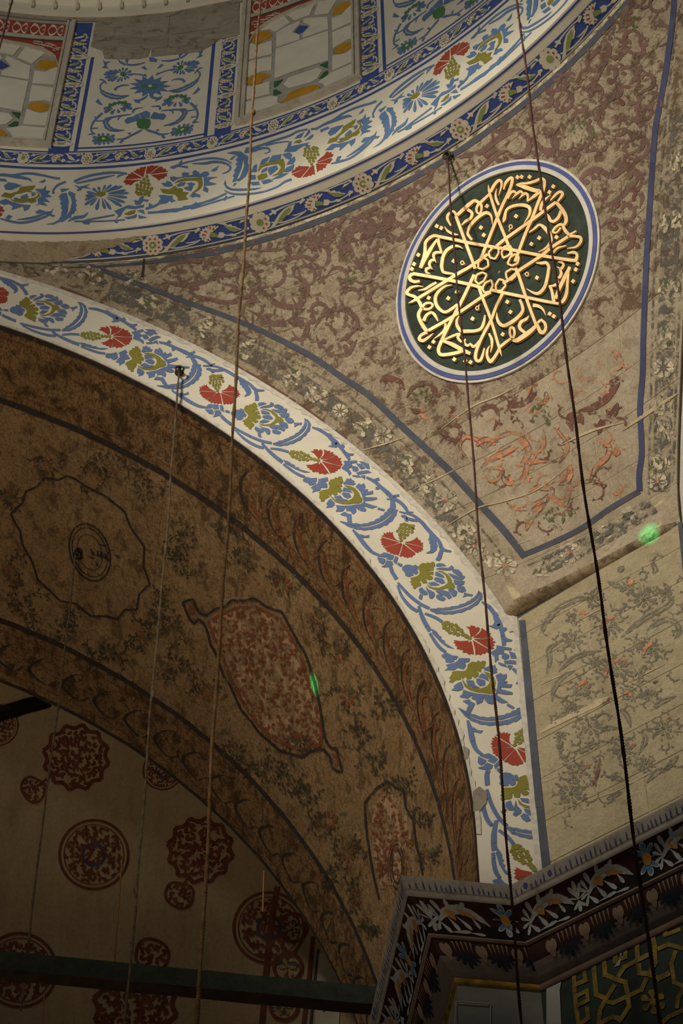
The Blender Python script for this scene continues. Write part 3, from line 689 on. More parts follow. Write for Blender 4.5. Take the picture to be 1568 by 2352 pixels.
# ------------------------------------------------------------------ blue rosette borders
Z6 = Z(560, 380, 4.612)
def rosette(c, r, petals=8):
    w = [petal((c[0]+.12*r*math.cos(a), c[1]+.12*r*math.sin(a)), (c[0]+r*math.cos(a), c[1]+r*math.sin(a)), r*.345) for a in np.linspace(0, 2*math.pi, petals+1)[:-1]+.2]
    rd = [disc((c[0]+.62*r*math.cos(a), c[1]+.62*r*math.sin(a)), r*.11, n=6) for a in np.linspace(0, 2*math.pi, petals+1)[:-1]+.2]
    return w, rd
_w, _r = rosette((170, 600), 112)
flower_unit = [
 ('white', [Z6(p) for p in _w], 0), ('red', [Z6(p) for p in _r], 1), ('green', [Z6(disc((170, 600), 40, n=8))], 1), ('white', [Z6(disc((170, 600), 15, n=8))], 2),
 ('white', P_(Z6, '275,660 330,580 365,520 420,460 480,425 545,405 530,430 520,470 480,520 440,530 420,560 400,590 350,610 330,640') , 0),
 ('green', P_(Z6, '350,600 380,540 430,470 500,430 490,470 440,540 390,585'), 1),
 ('white', S_(Z6, '290,600 400,600 500,570 600,520 660,470', 15)+S_(Z6, '270,520 360,465 480,410 600,375 640,350', [20, 18, 10, 14, 12])+P_(Z6, '285,465 350,470 335,520 300,500', '505,525 560,510 640,480 600,510 540,530', '620,340 650,360 600,410 585,390'), 0),
 ('white', P_(Z6, '755,395 835,300 820,295 800,310 790,290 770,310 755,295 745,315 715,310 720,330 690,325 695,345 660,350 670,370 640,385 660,400 635,415 655,430 640,440 675,450 675,470 700,470 715,490 735,475 755,485 755,465 778,460 750,425'), 0),
 ('red', P_(Z6, '755,345 720,330 752,320', '790,348 770,352 775,320 790,322', '720,385 680,380 690,365 722,372', '712,418 670,425 672,405 712,405', '720,440 685,458 690,442', '745,445 760,468 725,465'), 1),
 ('green', P_(Z6, '750,370 800,370 840,385 835,415 770,425 750,415 765,395'), 1),
 ('white', P_(Z6, '845,360 890,355 915,375 905,400 890,418 835,420 845,390')+S_(Z6, '915,385 1000,365 1080,320 1120,285', 15), 0),
 ('white', P_(Z6, '805,270 860,250 885,240 920,270 960,255 975,275 1010,270 1030,285 1080,290 1060,310 1010,330 960,325 910,300 880,275'), 0),
 ('green', P_(Z6, '875,265 930,285 990,285 1075,300 1020,325 970,318 920,300'), 1),
 ('white', S_(Z6, '890,250 980,210 1060,180 1130,150', [10, 16, 14, 12])+P_(Z6, '1040,235 1060,195 1130,175 1080,215', '1100,300 1110,265 1150,260 1160,280 1130,300 1120,330', '1105,140 1140,150 1150,180 1120,175', '960,365 985,350 1040,370 990,385'), 0),
]
CM = {'white': 'cream', 'red': 'red', 'green': 'leafgreen'}
_th0 = cone_inv(CONE.hit(*Z6('170,600')[0])[0])[0]
_bt = cone_inv(CONE.hit(400, 532)[0])[1]; _bb = cone_inv(CONE.hit(400, 573)[0])[1]
_ln = cone_inv(CONE.hit(400, 511)[0])
FPER = 9.535
fl_norm = []
for col, polys, lay in flower_unit:
    fl_norm.append((col, [[((_th0-a)/FPER, (t-_bt)/(_bb-_bt)) for a, t in [cone_inv(CONE.hit(*p)[0]) for p in pg]] for pg in polys], lay))
def flower_strip(name, fwd, count, first, parent, only=None):
    """fwd(u, v, off): u counts repeats along the border, v runs 0..1 across it"""
    for k in range(first, first+count):
        for cname, cols in (('painted_rosette_scroll', ('white',)), ('painted_red_petals', ('red',)), ('painted_green_leaf', ('green',))):
            m = MB()
            for col, pgs, lay in fl_norm:
                if col in cols:
                    for pg in pgs:
                        q = [fwd(u+k, v, .004+.0012*lay) for u, v in pg]
                        m.poly(q, flower_strip.n(q[0]))
            m.build(cname, M[CM[cols[0]]], parent)
def _n_down(q): return np.array([0, 0, -1.0])
def _n_in(q):
    n = np.array([XA-q[0], YC-q[1], 0]); return n/np.linalg.norm(n)
cone_strip('blue_ground', _bt, _bb, M['deep'], .002, 5, 83.5)
cone_strip('painted_line', _ln[1]-.03, _ln[1]+.035, M['deep'], .002, 5, 110)
flower_strip.n = _n_down
flower_strip('rosette_border', lambda u, v, off: cone(_th0-u*FPER, _bt+v*(_bb-_bt), off), 7, -2, ring)
# the border breaks up into old stone towards the arch crown
_bt_ = np.linspace(74, 112, 80)
mesh_obj('bare_stone', [cone(t, q, .0085) for t in _bt_ for q in (_bt-.02+.03*math.sin(t*5), min(1.04, _bt+max(0, t-74.2)/8.0*(1.04-_bt)+.03*math.sin(t*9)+.02*math.sin(t*23)))], grid_faces(80, 2), M['pend'], ring)

def drum_border_h(u, v, off): return DR.fwd(86.0-u*5.93, 15.945-.165*v, off)
ring_strip('blue_ground', 15.775, 15.95, M['deep'], .002)
ring_strip('painted_line', 15.965, 15.985, M['deep'], .002)
flower_strip.n = _n_in
flower_strip('rosette_border', drum_border_h, 9, -1, drum)

# ------------------------------------------------------------------ drum panels
def th_of(px, py): return DR.inv(DR.hit(px, py)[0])[0]
def z_of(px, py): return DR.inv(DR.hit(px, py)[0])[1]
SL0, SL1 = th_of(141, 195), th_of(187, 195)
SR0, SR1 = th_of(501, 203), th_of(537, 203)
LL = th_of(193, 240); LR = th_of(481, 210)
def drum_rect(name, a0, a1, z0, z1, mat, off, parent=None, n=8):
    tt = np.linspace(a0, a1, n)
    return mesh_obj(name, [DR.fwd(t, z, off) for t in tt for z in (z0, z1)], grid_faces(n, 2), mat, parent or drum, True)
ZP = Z(150, 20, 3.824)
def star(c, rx, ry, n, inner):
    return [(c[0]+(rx if k % 2 == 0 else rx*inner)*math.cos(math.pi*k/n), c[1]+(ry if k % 2 == 0 else ry*inner)*math.sin(math.pi*k/n)) for k in range(2*n)]
def tips(c, txt, w): return [petal0(ZP([c])[0], ZP(t)[0], w*.85/3.824, .34) for t in txt.split()]
left = [
 ('blue2', tips((505, 578), '335,580 345,610 370,635 400,640 455,645 490,640 530,625 560,612 592,582 580,550 545,525 505,520 470,535 430,540 385,545 350,560', 12)),
 ('blue2', SZ(ZP, '305,700 330,740 400,770 480,780 560,765', [4, 20, 26, 20, 3], 6, .18)+S_(ZP, '360,660 330,630 298,625', [14, 14, 6])+S_(ZP, '305,705 310,670 350,635', [14, 12, 8])+S_(ZP, '432,718 460,690 510,675 560,675', [22, 15, 12, 6])),
 ('blue2', tips((455, 865), '335,880 340,912 400,928 470,918 530,898 588,878 580,842 540,815 480,812 420,825 378,842', 17)),
 ('green', S_(ZP, '370,890 400,850 460,830 520,830 540,850 500,880', [26, 14, 14, 22, 16, 4])),
 ('blue2', P_(ZP, '265,820 290,790 300,810 330,850 300,845', '250,945 290,965 270,990', '190,1110 240,1095 250,1110')+S_(ZP, '325,920 280,960 240,1010 225,1070 260,1105', [18, 18, 16, 12])+S_(ZP, '270,990 345,985', 9)+S_(ZP, '235,1055 285,1050', 9)),
 ('blue2', SZ(ZP, '520,1070 430,1070 370,1040 355,990 400,960', [3, 16, 26, 26, 12], 6, .15)+S_(ZP, '400,960 470,945 580,930', [16, 14, 6])+S_(ZP, '460,980 475,955 500,945', [12, 10, 6])),
 ('blue2', tips((335, 1145), '235,1165 250,1190 290,1198 340,1195 385,1188 425,1172 440,1148 435,1115 385,1100 330,1095 285,1105 240,1130', 15)),
 ('green', [ZP(disc((335, 1146), 58, 27))]), ('white', [ZP(disc((335, 1146), 16, 9))]),
 ('green', [ZP(disc((508, 578), 26, 20))]),
 ('blue2', S_(ZP, '450,1150 520,1145 580,1115 640,1085 675,1065', [8, 16, 14, 18, 10])+P_(ZP, '470,1180 500,1150 515,1165 490,1185', '545,1095 575,1090 575,1120')),
 ('blue2', P_(ZP, '525,1000 520,985 545,960 600,950 640,985 580,1000 540,1015', '600,945 640,925 665,970 640,985')),
 ('blue2', S_(ZP, '725,760 690,790 620,820', [8, 18, 14])+P_(ZP, '600,800 640,800 660,835 610,822')+S_(ZP, '540,495 620,495 700,475', [16, 14, 8])+P_(ZP, '455,445 500,470 540,490 520,500 480,480', '520,440 555,450 545,490 530,470', '700,570 720,600 690,595', '330,450 350,470 400,465 365,485 360,510 385,530 320,520 345,505', '665,515 700,510 720,540 690,535')+S_(ZP, '590,575 650,580 700,590', 10)+S_(ZP, '590,915 610,885 680,870', [20, 14, 4])),
]
centre = [
 ('blue2', P_(ZP, '645,925 680,910 710,900 745,915 735,965 700,960 670,970', '735,430 770,430 810,450 800,470 740,465')),
 ('blue2', [ZP(star((742, 683), 185, 98, 13, .62))]),
 ('green', P_(ZP, '630,980 690,965 745,975 750,1010 735,1050 690,1062 640,1050 625,1020')+[ZP(disc((745, 683), 76, 33))]), ('white', [ZP(disc((745, 683), 18, 10))]),
]
THC = th_of(*ZP('742,683')[0])
def panel(shift):
    def put(name, col, polys, mirror, lay=0):
        m = MB()
        for pg in polys:
            tz = [DR.inv(DR.hit(*p)[0]) for p in pg]
            for mr in ((0, 1) if mirror else (0,)):
                w = [DR.fwd((2*THC-a if mr else a)+shift, z, .003+.001*lay) for a, z in tz]
                m.poly(w, _n_in(w[0]))
        m.build(name, M[{'white': 'cream'}.get(col, col)], drum)
    for c, p in left: put('painted_arabesque', c, p, True, 0 if c == 'blue2' else (2 if c == 'white' else 1))
    for c, p in centre: put('painted_arabesque', c, p, False, 0 if c == 'blue2' else (2 if c == 'white' else 1))
    for a0, a1 in ((SL0, SL1), (SR0, SR1)):
        drum_rect('blue_ground', a0+shift, a1+shift, 15.95, 18.28, M['deep'], .002)
        flower_strip('rosette_border', lambda u, v, off: DR.fwd(a0+shift+(a1-a0)*v, 16.1+u*.505, off), 4, 0, drum)
    drum_rect('painted_line', LL+.17+shift, LL-.17+shift, 15.99, 17.62, M['deep'], .0025)
    drum_rect('painted_line', LR+.17+shift, LR-.17+shift, 15.99, 17.62, M['deep'], .0025)
    drum_rect('painted_line', LL+shift, LR+shift, 16.02, 16.045, M['deep'], .0025)
for sh in (0, -RPER): panel(sh)
Zr = Z(0, 0, 2.0)
paint('bare_stone', M['bare'], DR, P_(Zr, '440,105 490,95 780,55 775,165 650,178 425,190 430,150', '782,54 1075,5 1100,0 1100,90 1000,130 778,162', '420,195 650,182 775,168 770,215 690,228 680,262 640,272 480,272 470,235 418,215', '778,165 1000,133 1100,93 1100,160 1010,182 975,208 920,238 800,252 695,262 695,230 772,217'), drum, .004, .004)
drum_rect('grey_strip', 100, 5, 18.29, Z3, M['bare'], .012, n=100)  # grey strip round the drum just below the relief cornice

# ---- white relief cornice above the drum
trim2 = mesh_obj('trim_2', [(XA+r*math.cos(math.radians(t)), YC+r*math.sin(math.radians(t)), z) for t in ths for r, z in ((RD, Z3), (RD-.05, Z3), (RD-.05, Z3+.14), (RD-.13, Z3+.16), (RD-.13, Z3+.34), (RD-.24, Z3+.4), (RD-.24, Z3+.7))], grid_faces(len(ths), 7), M['white'], None)
tag(trim2, 'white plaster relief cornice with small pendants above the drum', 'trim', kind='structure')
k = 0
for t in np.arange(100, 58, -2.33):
    m = MB(); c = math.radians(t)
    for dz, w, o_ in ((0, .012, .07), (.05, .02, .09), (.1, .012, .1), (.15, .05, .12), (.26, .10, .15), (.36, .13, .17)):
        for s in (-1, 0, 1):
            a = c+s*w/RD; r = RD-.05-o_*.55*(1 if s == 0 else .6)
            m.v.append(np.array([XA+r*math.cos(a), YC+r*math.sin(a), Z3+.03+dz]))
    m.f = grid_faces(6, 3); m.build('pendant', M['white'], trim2, False)
    m = MB()
    for i in range(13):
        q = i/12*math.pi; a = c-math.radians(2.33)*(.5-.38*math.cos(q)); z = Z3+.14+.2*math.sin(q)
        for dr in (.10, .15): m.v.append(np.array([XA+(RD-dr)*math.cos(a), YC+(RD-dr)*math.sin(a), z+(0 if dr < .12 else .015)]))
    m.f = grid_faces(13, 2); m.build('niche_arch', M['frame'], trim2)

# ------------------------------------------------------------------ painted plaster windows of the drum
ZW = Z(500, 0, 3.92)
W_WHITE = ('255,410 300,400 360,415 490,375 490,490 255,550', '255,570 490,515 485,640 400,645 340,670 245,715', '235,780 300,790 380,770 470,740 470,850 220,915', '220,935 470,875 545,880 540,935 600,960 215,1075',
 '530,300 640,240 735,200 745,220 670,300 740,320 740,360 530,430', '770,210 780,175 990,160 1000,265 770,345 765,320 840,240', '525,450 1000,285 1000,545 700,640 515,710', '270,310 400,268 540,150 600,150 650,210 540,280 500,290 470,270 400,280 300,320',
 '600,120 720,60 890,10 830,140 750,165 690,190', '920,10 1080,0 1040,60 1000,130 870,140', '1030,175 1120,140 1190,60 1240,40 1245,185 1035,280', '1035,300 1250,215 1250,340 1170,360 1040,440', '1035,510 1150,490 1250,420 1245,545 1035,640', '905,750 1030,660 1245,570 1245,700 980,800 950,765', '590,770 640,710 900,620 945,640 900,710 840,745 640,800')
W_YEL = ('285,350 340,320 400,290 460,285 495,325 450,360 400,370 370,410 330,405 325,380 290,375', '245,750 290,715 330,680 430,670 475,690 420,720 390,760 330,775', '1020,150 1050,120 1050,80 1110,40 1190,15 1220,20 1200,55 1160,100 1100,125', '1040,480 1070,440 1130,400 1240,380 1230,410 1160,465 1100,490', '570,930 620,890 640,850 760,800 890,775 925,790 910,820 860,855 790,900 680,950 640,955 610,935')
W_BLU = ('695,295 740,240 815,245 760,300 730,310',)
W_GRN = ('510,745 590,725 540,780 510,795', '505,820 530,815 580,845 505,870', '920,595 995,565 990,620 960,610', '915,720 960,660 995,645 995,690')
WA, WB = th_of(*ZW('192,300')[0])-.35, th_of(*ZW('1308,500')[0])+.1
WBOT = 16.03
def window(idx, shift, label):
    a0, a1 = WA+shift, WB+shift
    base = drum_rect('window_%d' % idx, a0, a1, WBOT, 18.29, M['came'], .004, None, 14)
    base.parent = None; tag(base, label, 'window', kind='structure')
    def put(name, txts, mat, off=.006, depth=.006):
        for t in txts:
            tz = [DR.inv(DR.hit(*p)[0]) for p in ZW(t)]
            w = [DR.fwd(a+shift, z, off) for a, z in tz]; m = MB(); m.poly(w, _n_in(w[0]), depth); m.build(name, mat, base)
    put('pane', W_WHITE, M['pane']); put('pane', W_YEL, M['yellow']); put('pane', W_BLU, M['cobalt']); put('pane', W_GRN, M['emerald'])
    # stepped plaster moulding on three sides
    for (e0, e1, d) in ((0, .42, .05), (.42, .62, .03), (.66, .9, .04)):
        for nm, t0, t1, z0, z1 in (('moulding', a0-e0, a0-e1, WBOT+e1*.085+.001, 18.25), ('moulding', a1+e1, a1+e0, WBOT+e1*.085+.001, 18.25), ('moulding', a0-e0, a1+e0, WBOT+e0*.085, WBOT+e1*.085)):
            m = MB(); tt = np.linspace(t0, t1, 8 if abs(t1-t0) > 3 else 2)
            g = [[DR.fwd(t, z0, .0), DR.fwd(t, z0, d+(.003 if abs(t1-t0) > 3 else 0)), DR.fwd(t, z1, d+(.003 if abs(t1-t0) > 3 else 0)), DR.fwd(t, z1, 0)] for t in tt]
            m.add([p for r in g for p in r], grid_faces(len(tt), 4))
            e = len(tt)-1; m.f += [(0, 1, 2, 3), (4*e, 4*e+1, 4*e+2, 4*e+3)]
            m.build(nm, M['frame'], base)
    # red spandrel and frieze with pale scrolls
    ac, hw = (a0+a1)/2, (a0-a1)/2-.9
    def arch_z(x): return 17.42+.36*math.sqrt(max(0, 1-abs(x)**2.2))
    xs = np.linspace(-1, 1, 25)
    mesh_obj('red_spandrel', [DR.fwd(ac-x*hw, z, .012) for x in xs for z in (arch_z(x), 17.88)], grid_faces(25, 2), M['red'], base)
    m = MB()
    for i in range(24):
        q = [(xs[i], arch_z(xs[i])-.03, .0), (xs[i], arch_z(xs[i])-.03, .03), (xs[i], arch_z(xs[i])+.02, .03), (xs[i+1], arch_z(xs[i+1])-.03, .0), (xs[i+1], arch_z(xs[i+1])-.03, .03), (xs[i+1], arch_z(xs[i+1])+.02, .03)]
        m.add([DR.fwd(ac-x*hw, z, o_) for x, z, o_ in q], [(0, 1, 4, 3), (1, 2, 5, 4)])
    m.build('arch_moulding', M['frame'], base)
    drum_rect('red_frieze', ac+hw, ac-hw, 17.95, 18.22, M['red'], .012, base)
    drum_rect('moulding', ac+hw, ac-hw, 17.88, 17.95, M['frame'], .03, base)
    for j in range(6):
        m = MB(); x0 = ac+hw-(j+.5)*2*hw/6; L = 2*hw/6
        for sd in (1, -1):
            pts = [(-.48, 0), (-.3, .09*sd), (-.05, .05*sd), (.1, -.05*sd), (.28, -.09*sd), (.36, -.02*sd), (.24, .02*sd)]
            for pg in strip_polys([(p[0]*L, p[1]) for p in pts], [.02, .05, .04, .03, .045, .03, .01], 4):
                w = [DR.fwd(x0-a, 18.085+z, .015) for a, z in pg]; m.poly(w, _n_in(w[0]))
        m.build('pale_scroll', M['cream'], base)
    rr = random.Random(idx)
    for sd in (1, -1):
        for j in range(9):
            x = sd*(.50+.055*j); zt = arch_z(x)+.03; zz = zt+(17.86-zt)*rr.uniform(.3, .75)
            m = MB(); r = .035
            for pg in strip_polys([(math.cos(q)*.7*(1-q/9), r*math.sin(q)*(1-q/9)) for q in np.linspace(0, 5, 7)], .016, 3):
                w = [DR.fwd(ac-x*hw-a*.55, zz+z, .0145) for a, z in pg]; m.poly(w, _n_in(w[0]))
            m.build('pale_scroll', M['cream'], base)
window(1, 0, 'plaster window with amber, blue and green panes between the two blue arabesque panels')
window(2, RPER, 'plaster window with amber panes cut by the left edge of the photo')

# ------------------------------------------------------------------ calligraphic roundel on the pendentive
mn = np.array([-.690, -.612, -.387]); mn /= np.linalg.norm(mn)
mp0 = np.array([5.167, -1.111, 13.614])+mn*.055
MP = Plane(mn, mp0)
_e = np.array([(909, 697), (1235, 372), (1371, 540), (1096, 872), (1035, 463), (921, 643), (1321, 404), (1362, 611), (1321, 719), (1217, 838), (978, 826)], float)
_q = (_e-[1140, 622])/230
_A = np.stack([_q[:, 0]**2, _q[:, 0]*_q[:, 1], _q[:, 1]**2, _q[:, 0], _q[:, 1]], 1)
_c = np.linalg.lstsq(_A, np.ones(len(_q)), rcond=None)[0]
_Q = np.array([[_c[0], _c[1]/2], [_c[1]/2, _c[2]]]); _ctr = -np.linalg.solve(2*_Q, _c[3:]); _k = 1+_ctr @ _Q @ _ctr
_w, _v = np.linalg.eigh(_Q/_k)
def ell(s, n=96):
    return [tuple(np.array([1140, 622])+230*(_ctr+s*(_v @ np.array([math.cos(t)/math.sqrt(_w[0]), math.sin(t)/math.sqrt(_w[1])])))) for t in np.linspace(0, 2*math.pi, n+1)[:-1]]
mc = MP.hit(*(np.array([1140, 622])+230*_ctr))[0]
med = empty('roundel', mc)
tag(med, 'dark green roundel with gilded radial calligraphy and blue and white rim on the pendentive', 'roundel')
def mpts(pg, off):
    # the roundel follows the curve of the wall that carries it
    return [(PEND.hit(*p)[0]+mn*(off+.022)) for p in pg]
def mring(name, s0, s1, o0, o1, mat):
    a, b = mpts(ell(s0), o1), mpts(ell(s1), o1); c, d = mpts(ell(s0), o0), mpts(ell(s1), o0); n = len(a)
    f = []
    for i in range(n):
        j = (i+1) % n; f += [(i, j, n+j, n+i), (i, 2*n+i, 2*n+j, j), (n+i, n+j, 3*n+j, 3*n+i)]
    adopt(mesh_obj(name, a+b+c+d, f, mat, None), med)
mring('plaster_edge', 1.022, .998, -.03, -.004, M['edge'])
mring('blue_rim', 1.0, .962, -.03, .002, M['mblue'])
mring('white_rim', .962, .922, -.03, .006, M['mwhite'])
_rings = [mpts(ell(.93*q), -.014) for q in (1, .8, .6, .4, .2, .02)]
m = MB(); m.v = [p for r in _rings for p in r]
m.f = [(i*96+j, i*96+(j+1) % 96, (i+1)*96+(j+1) % 96, (i+1)*96+j) for i in range(5) for j in range(96)]
adopt(m.build('field', M['mfield'], None, True), med)
M1 = Z(920, 380, 6.817); M2 = Z(1130, 380, 6.817); M3 = Z(920, 610, 6.817); M4 = Z(1130, 610, 6.817)
def cat(*zs): return [p for z, t in zs for p in z(t)]
LH = .008
def stroke(pts, w, n=5, name='letter_stroke'):
    L, R = band(pts, [x/6.817 for x in w] if hasattr(w, '__len__') else w/6.817, n)
    LW = mpts(L, LH); RW = mpts(R, LH); LB = mpts(L, -.018); RB = mpts(R, -.018); k = len(LW)
    f = [(i, i+1, k+i+1, k+i) for i in range(k-1)]+[(i, 2*k+i, 2*k+i+1, i+1) for i in range(k-1)]+[(k+i, k+i+1, 3*k+i+1, 3*k+i) for i in range(k-1)]
    f += [(0, k, 3*k, 2*k), (k-1, 3*k-1, 4*k-1, 2*k-1)]
    adopt(mesh_obj(name, LW+RW+LB+RB, f, M['gold'], None), med)
ST = [
 (cat((M1, '1405,330 1430,470'), (M2, '120,850 240,1150 310,1330 345,1440')), [8, 40, 46, 46, 46, 46]),
 (M1('1430,470 1290,600 1240,650 1220,720 1240,770 1280,770 1300,700 1290,640 1230,590 1180,580 1100,640 1020,710 920,800'), [40, 46, 40, 36, 30, 30, 36, 44, 48, 48, 60, 55, 50]),
 (M1('1080,715 1150,770 1130,850 1050,900 990,960'), [50, 46, 44, 40, 14]), (M1('910,810 870,750 830,752 775,800 770,870 820,970'), [44, 36, 30, 44, 44, 22]),
 (cat((M1, '900,820 1050,1230 1150,1500 1200,1640')), 48), (M1('720,980 770,1050 850,1095 935,1110'), [6, 34, 44, 10]),
 (M1('1470,950 1455,830 1400,770 1330,780 1230,850 1130,960 1090,1050 1090,1110 1150,1190'), [6, 34, 48, 52, 52, 48, 34, 44, 36]),
 (cat((M1, '600,1130 890,1190 1100,1235 1530,1310'), (M2, '310,1340 830,1440 1290,1510 1350,1490 1360,1420 1310,1385 1210,1400')), [48, 48, 48, 48, 48, 48, 50, 52, 44, 46, 20]),
 (M1('650,1140 560,1125 480,1165 425,1230 418,1300 410,1420 345,1630'), [46, 46, 48, 48, 48, 54, 50]), (M1('605,1180 500,1340 430,1460 345,1630'), [30, 56, 60, 50]),
 (M1('615,1170 635,1260 675,1385'), [56, 44, 34]), (M1('685,1385 575,1392 550,1450 590,1548'), [36, 44, 44, 6]), (M1('580,1500 510,1515 485,1580 535,1655'), [30, 44, 46, 6]),
 (cat((M1, '520,1620 450,1640'), (M3, '435,80 440,130 500,150')), [26, 44, 44, 36, 12]),
 (cat((M1, '1010,1330 940,1290 860,1290 760,1350 700,1450 678,1580'), (M3, '680,60 700,120 760,140 870,155')), [6, 30, 44, 52, 52, 54, 50, 44, 42, 24]),
 (cat((M3, '155,612 290,545 770,250 930,150'), (M1, '1150,1590 1395,1415')), [6, 44, 48, 48, 48, 44]),
 (M2('10,440 70,330 130,265 175,275 178,360 135,495'), [46, 46, 46, 44, 30, 6]), (M2('105,390 88,480 100,560 140,645'), [6, 30, 40, 34]),
 (cat((M2, '215,405 240,310 295,240 345,222 345,290 300,430 200,640 120,830 0,1130'), (M1, '1290,1480')), [20, 44, 44, 44, 48, 46, 46, 46, 46, 46]),
 (M2('405,330 480,310 580,305 700,275 790,235 840,250 852,310 825,430 740,640 650,880 560,1080 440,1400 390,1530'), [14, 30, 36, 44, 40, 46, 50, 48, 46, 46, 46, 46, 46]),
 (M2('410,335 540,365 690,415 780,430 700,500 580,590'), [16, 66, 64, 44, 48, 20]), (M2('582,590 592,500 555,465 505,495 450,552'), [16, 40, 44, 34, 6]), (M2('525,490 485,435 430,460 340,548'), [24, 40, 40, 6]), (M2('415,465 370,432 320,460 282,545'), [24, 40, 40, 24]),
 (M2('205,920 225,860 245,760 270,710 350,665 460,645 560,655 622,700 615,800 530,935'), [14, 56, 40, 40, 44, 48, 56, 52, 36, 6]),
 (M2('790,735 808,640 860,560 950,485'), [44, 44, 36, 6]), (M2('945,575 1010,500 1070,450 1120,445 1132,490 1060,590'), [14, 36, 42, 46, 46, 30]),
 (cat((M2, '1030,600 870,720 670,870 260,1160 100,1290')), 46), (M2('1010,595 1060,630 1130,720 1180,810 1192,890 1160,965'), [20, 56, 62, 60, 54, 40]), (M2('1110,740 1070,840 1000,900 950,890 915,830 885,775'), [50, 46, 42, 46, 50, 12]),
 (M2('1150,960 1090,952 1015,1005 985,1065 1040,1075 1110,1000'), [40, 40, 34, 36, 24, 30]), (M2('1140,970 1180,1050 1240,1115'), [40, 54, 46]), (M2('1240,1115 1350,1050'), [40, 20]),
 (M2('1240,1130 1340,1135 1415,1155 1420,1220 1345,1300 1205,1325'), [44, 40, 46, 46, 34, 8]), (cat((M2, '1220,1140 960,1310 800,1440 480,1650'), (M4, '430,130 290,250 200,300')), [44, 48, 48, 48, 46, 46, 44]),
 (M2('612,1075 700,1010 775,955 860,1010 935,1110 950,1220 870,1320 755,1382'), [14, 36, 36, 60, 64, 50, 30, 6]), (M2('985,1395 1060,1320 1195,1280'), [36, 36, 10]),
 (cat((M2, '720,1550 800,1555 880,1550'), (M4, '920,40 915,100 900,200 860,350 790,440 720,462 640,430 568,382')), [14, 46, 46, 48, 46, 48, 52, 50, 42, 30, 6]),
 (cat((M2, '1062,1535 1130,1550'), (M4, '1150,20 1110,75 1045,40')), [16, 36, 40, 44, 6]), (M4('1085,60 1115,140 1085,210 1025,192'), [24, 46, 44, 6]), (M4('1040,215 1060,285 1010,335 920,345'), [24, 44, 40, 20]), (M4('935,340 970,430 1000,590'), [44, 44, 56]),
 (M4('1250,45 1150,250 1070,420 1025,545'), [50, 60, 50, 50]), (M4('1232,100 1212,300 1200,450 1150,570 1075,622'), [30, 40, 52, 52, 44]), (M4('1075,622 860,582 560,520 220,450 0,400'), [40, 46, 48, 48, 48]),
 (M4('110,755 112,850 150,930 220,965 320,920 430,840 510,740 505,650 465,555'), [6, 40, 50, 54, 56, 54, 50, 46, 40]), (M4('400,60 440,150 560,510 720,950'), [46, 48, 48, 46]),
 (M4('735,940 785,1055 830,1072 872,1010 860,930 795,862'), [46, 60, 52, 44, 46, 30]), (M4('740,925 790,880'), [30, 40]), (M4('672,645 760,660 830,715 875,805'), [56, 46, 34, 6]),
 (M4('612,808 570,860 495,900 462,960 480,1020 550,1075'), [10, 44, 50, 54, 50, 44]), (M4('725,965 640,1045 540,1120 420,1195 350,1195'), [50, 66, 74, 66, 30]), (M4('335,1160 312,1080 320,1005 365,1000 385,1080 360,1165'), [34, 38, 38, 40, 40, 36]), (M4('330,1165 240,1230 150,1305'), [36, 42, 40]),
 (cat((M3, '1260,370 1320,540'), (M4, '8,850 140,1290 185,1445')), [46, 46, 44, 44, 6]), (cat((M4, '150,1320 90,1430 20,1520'), (M3, '1425,1515 1388,1440 1392,1350 1430,1275')), [44, 46, 50, 52, 44, 36, 8]),
 (M3('230,150 600,215 1100,315 1335,382'), 50), (M3('250,148 190,175 180,235 240,275 335,268'), [48, 50, 54, 50, 36]), (M3('308,412 420,390 500,340 595,288'), [10, 36, 44, 34]),
 (M3('390,355 300,343 190,372 132,450 180,485 260,515 330,600 365,680'), [6, 24, 44, 50, 46, 50, 54, 56]), (M3('375,680 420,620 500,608 535,650 480,702 395,705'), [40, 36, 34, 36, 36, 40]),
 (M3('365,690 320,770 325,850 380,960 450,1060'), [50, 54, 54, 60, 60]), (M3('395,890 440,800 515,758 570,800 620,892'), [56, 44, 40, 46, 20]), (M3('470,1040 870,810 1300,520 1445,440'), 46), (M3('450,1065 360,1110 328,1170 380,1200 465,1150 545,1085'), [50, 46, 52, 50, 40, 10]),
 (M3('740,928 722,1030 640,1110 548,1172'), [36, 42, 30, 6]), (M3('680,1185 870,800 1000,560 1185,165'), 48), (M3('680,1190 630,1320 640,1395 700,1420 900,1390 1015,1350'), [50, 54, 52, 50, 50, 54]), (M3('690,1200 850,1262 1000,1345 1125,1402'), [40, 66, 66, 50]),
 (M3('715,1185 850,1125 955,1092 930,1150 985,1225'), [30, 36, 36, 44, 30]), (M3('1050,1170 1030,1235 1085,1275 1130,1235'), [20, 44, 40, 16]), (M3('1130,1250 1170,1292 1220,1260 1268,1185'), [30, 44, 36, 8]),
 (cat((M4, '200,460 100,660'), (M3, '1445,885 1330,1100 1240,1300 1205,1440 1230,1515 1285,1500 1320,1420 1345,1315')), [46, 44, 44, 46, 50, 52, 46, 44, 40, 20]),
 (M3('1415,1085 1460,1180 1462,1290 1440,1385'), [30, 46, 34, 6]), (M3('1355,800 1335,920 1290,1010 1200,1045 1080,1050 980,1045 920,965 915,880 960,800'), [24, 46, 44, 46, 54, 54, 50, 36, 8]), (M3('840,325 730,350 620,440 578,540 600,650 680,735 750,748 850,690 925,628'), [8, 28, 48, 54, 54, 48, 44, 44, 36]),
]
for pts, w in ST: stroke(pts, w)
def solid(pg, name):
    q = mpts(pg, -.018); m = MB(); m.poly(q, mn, LH+.018); adopt(m.build(name, M['gold']), med)
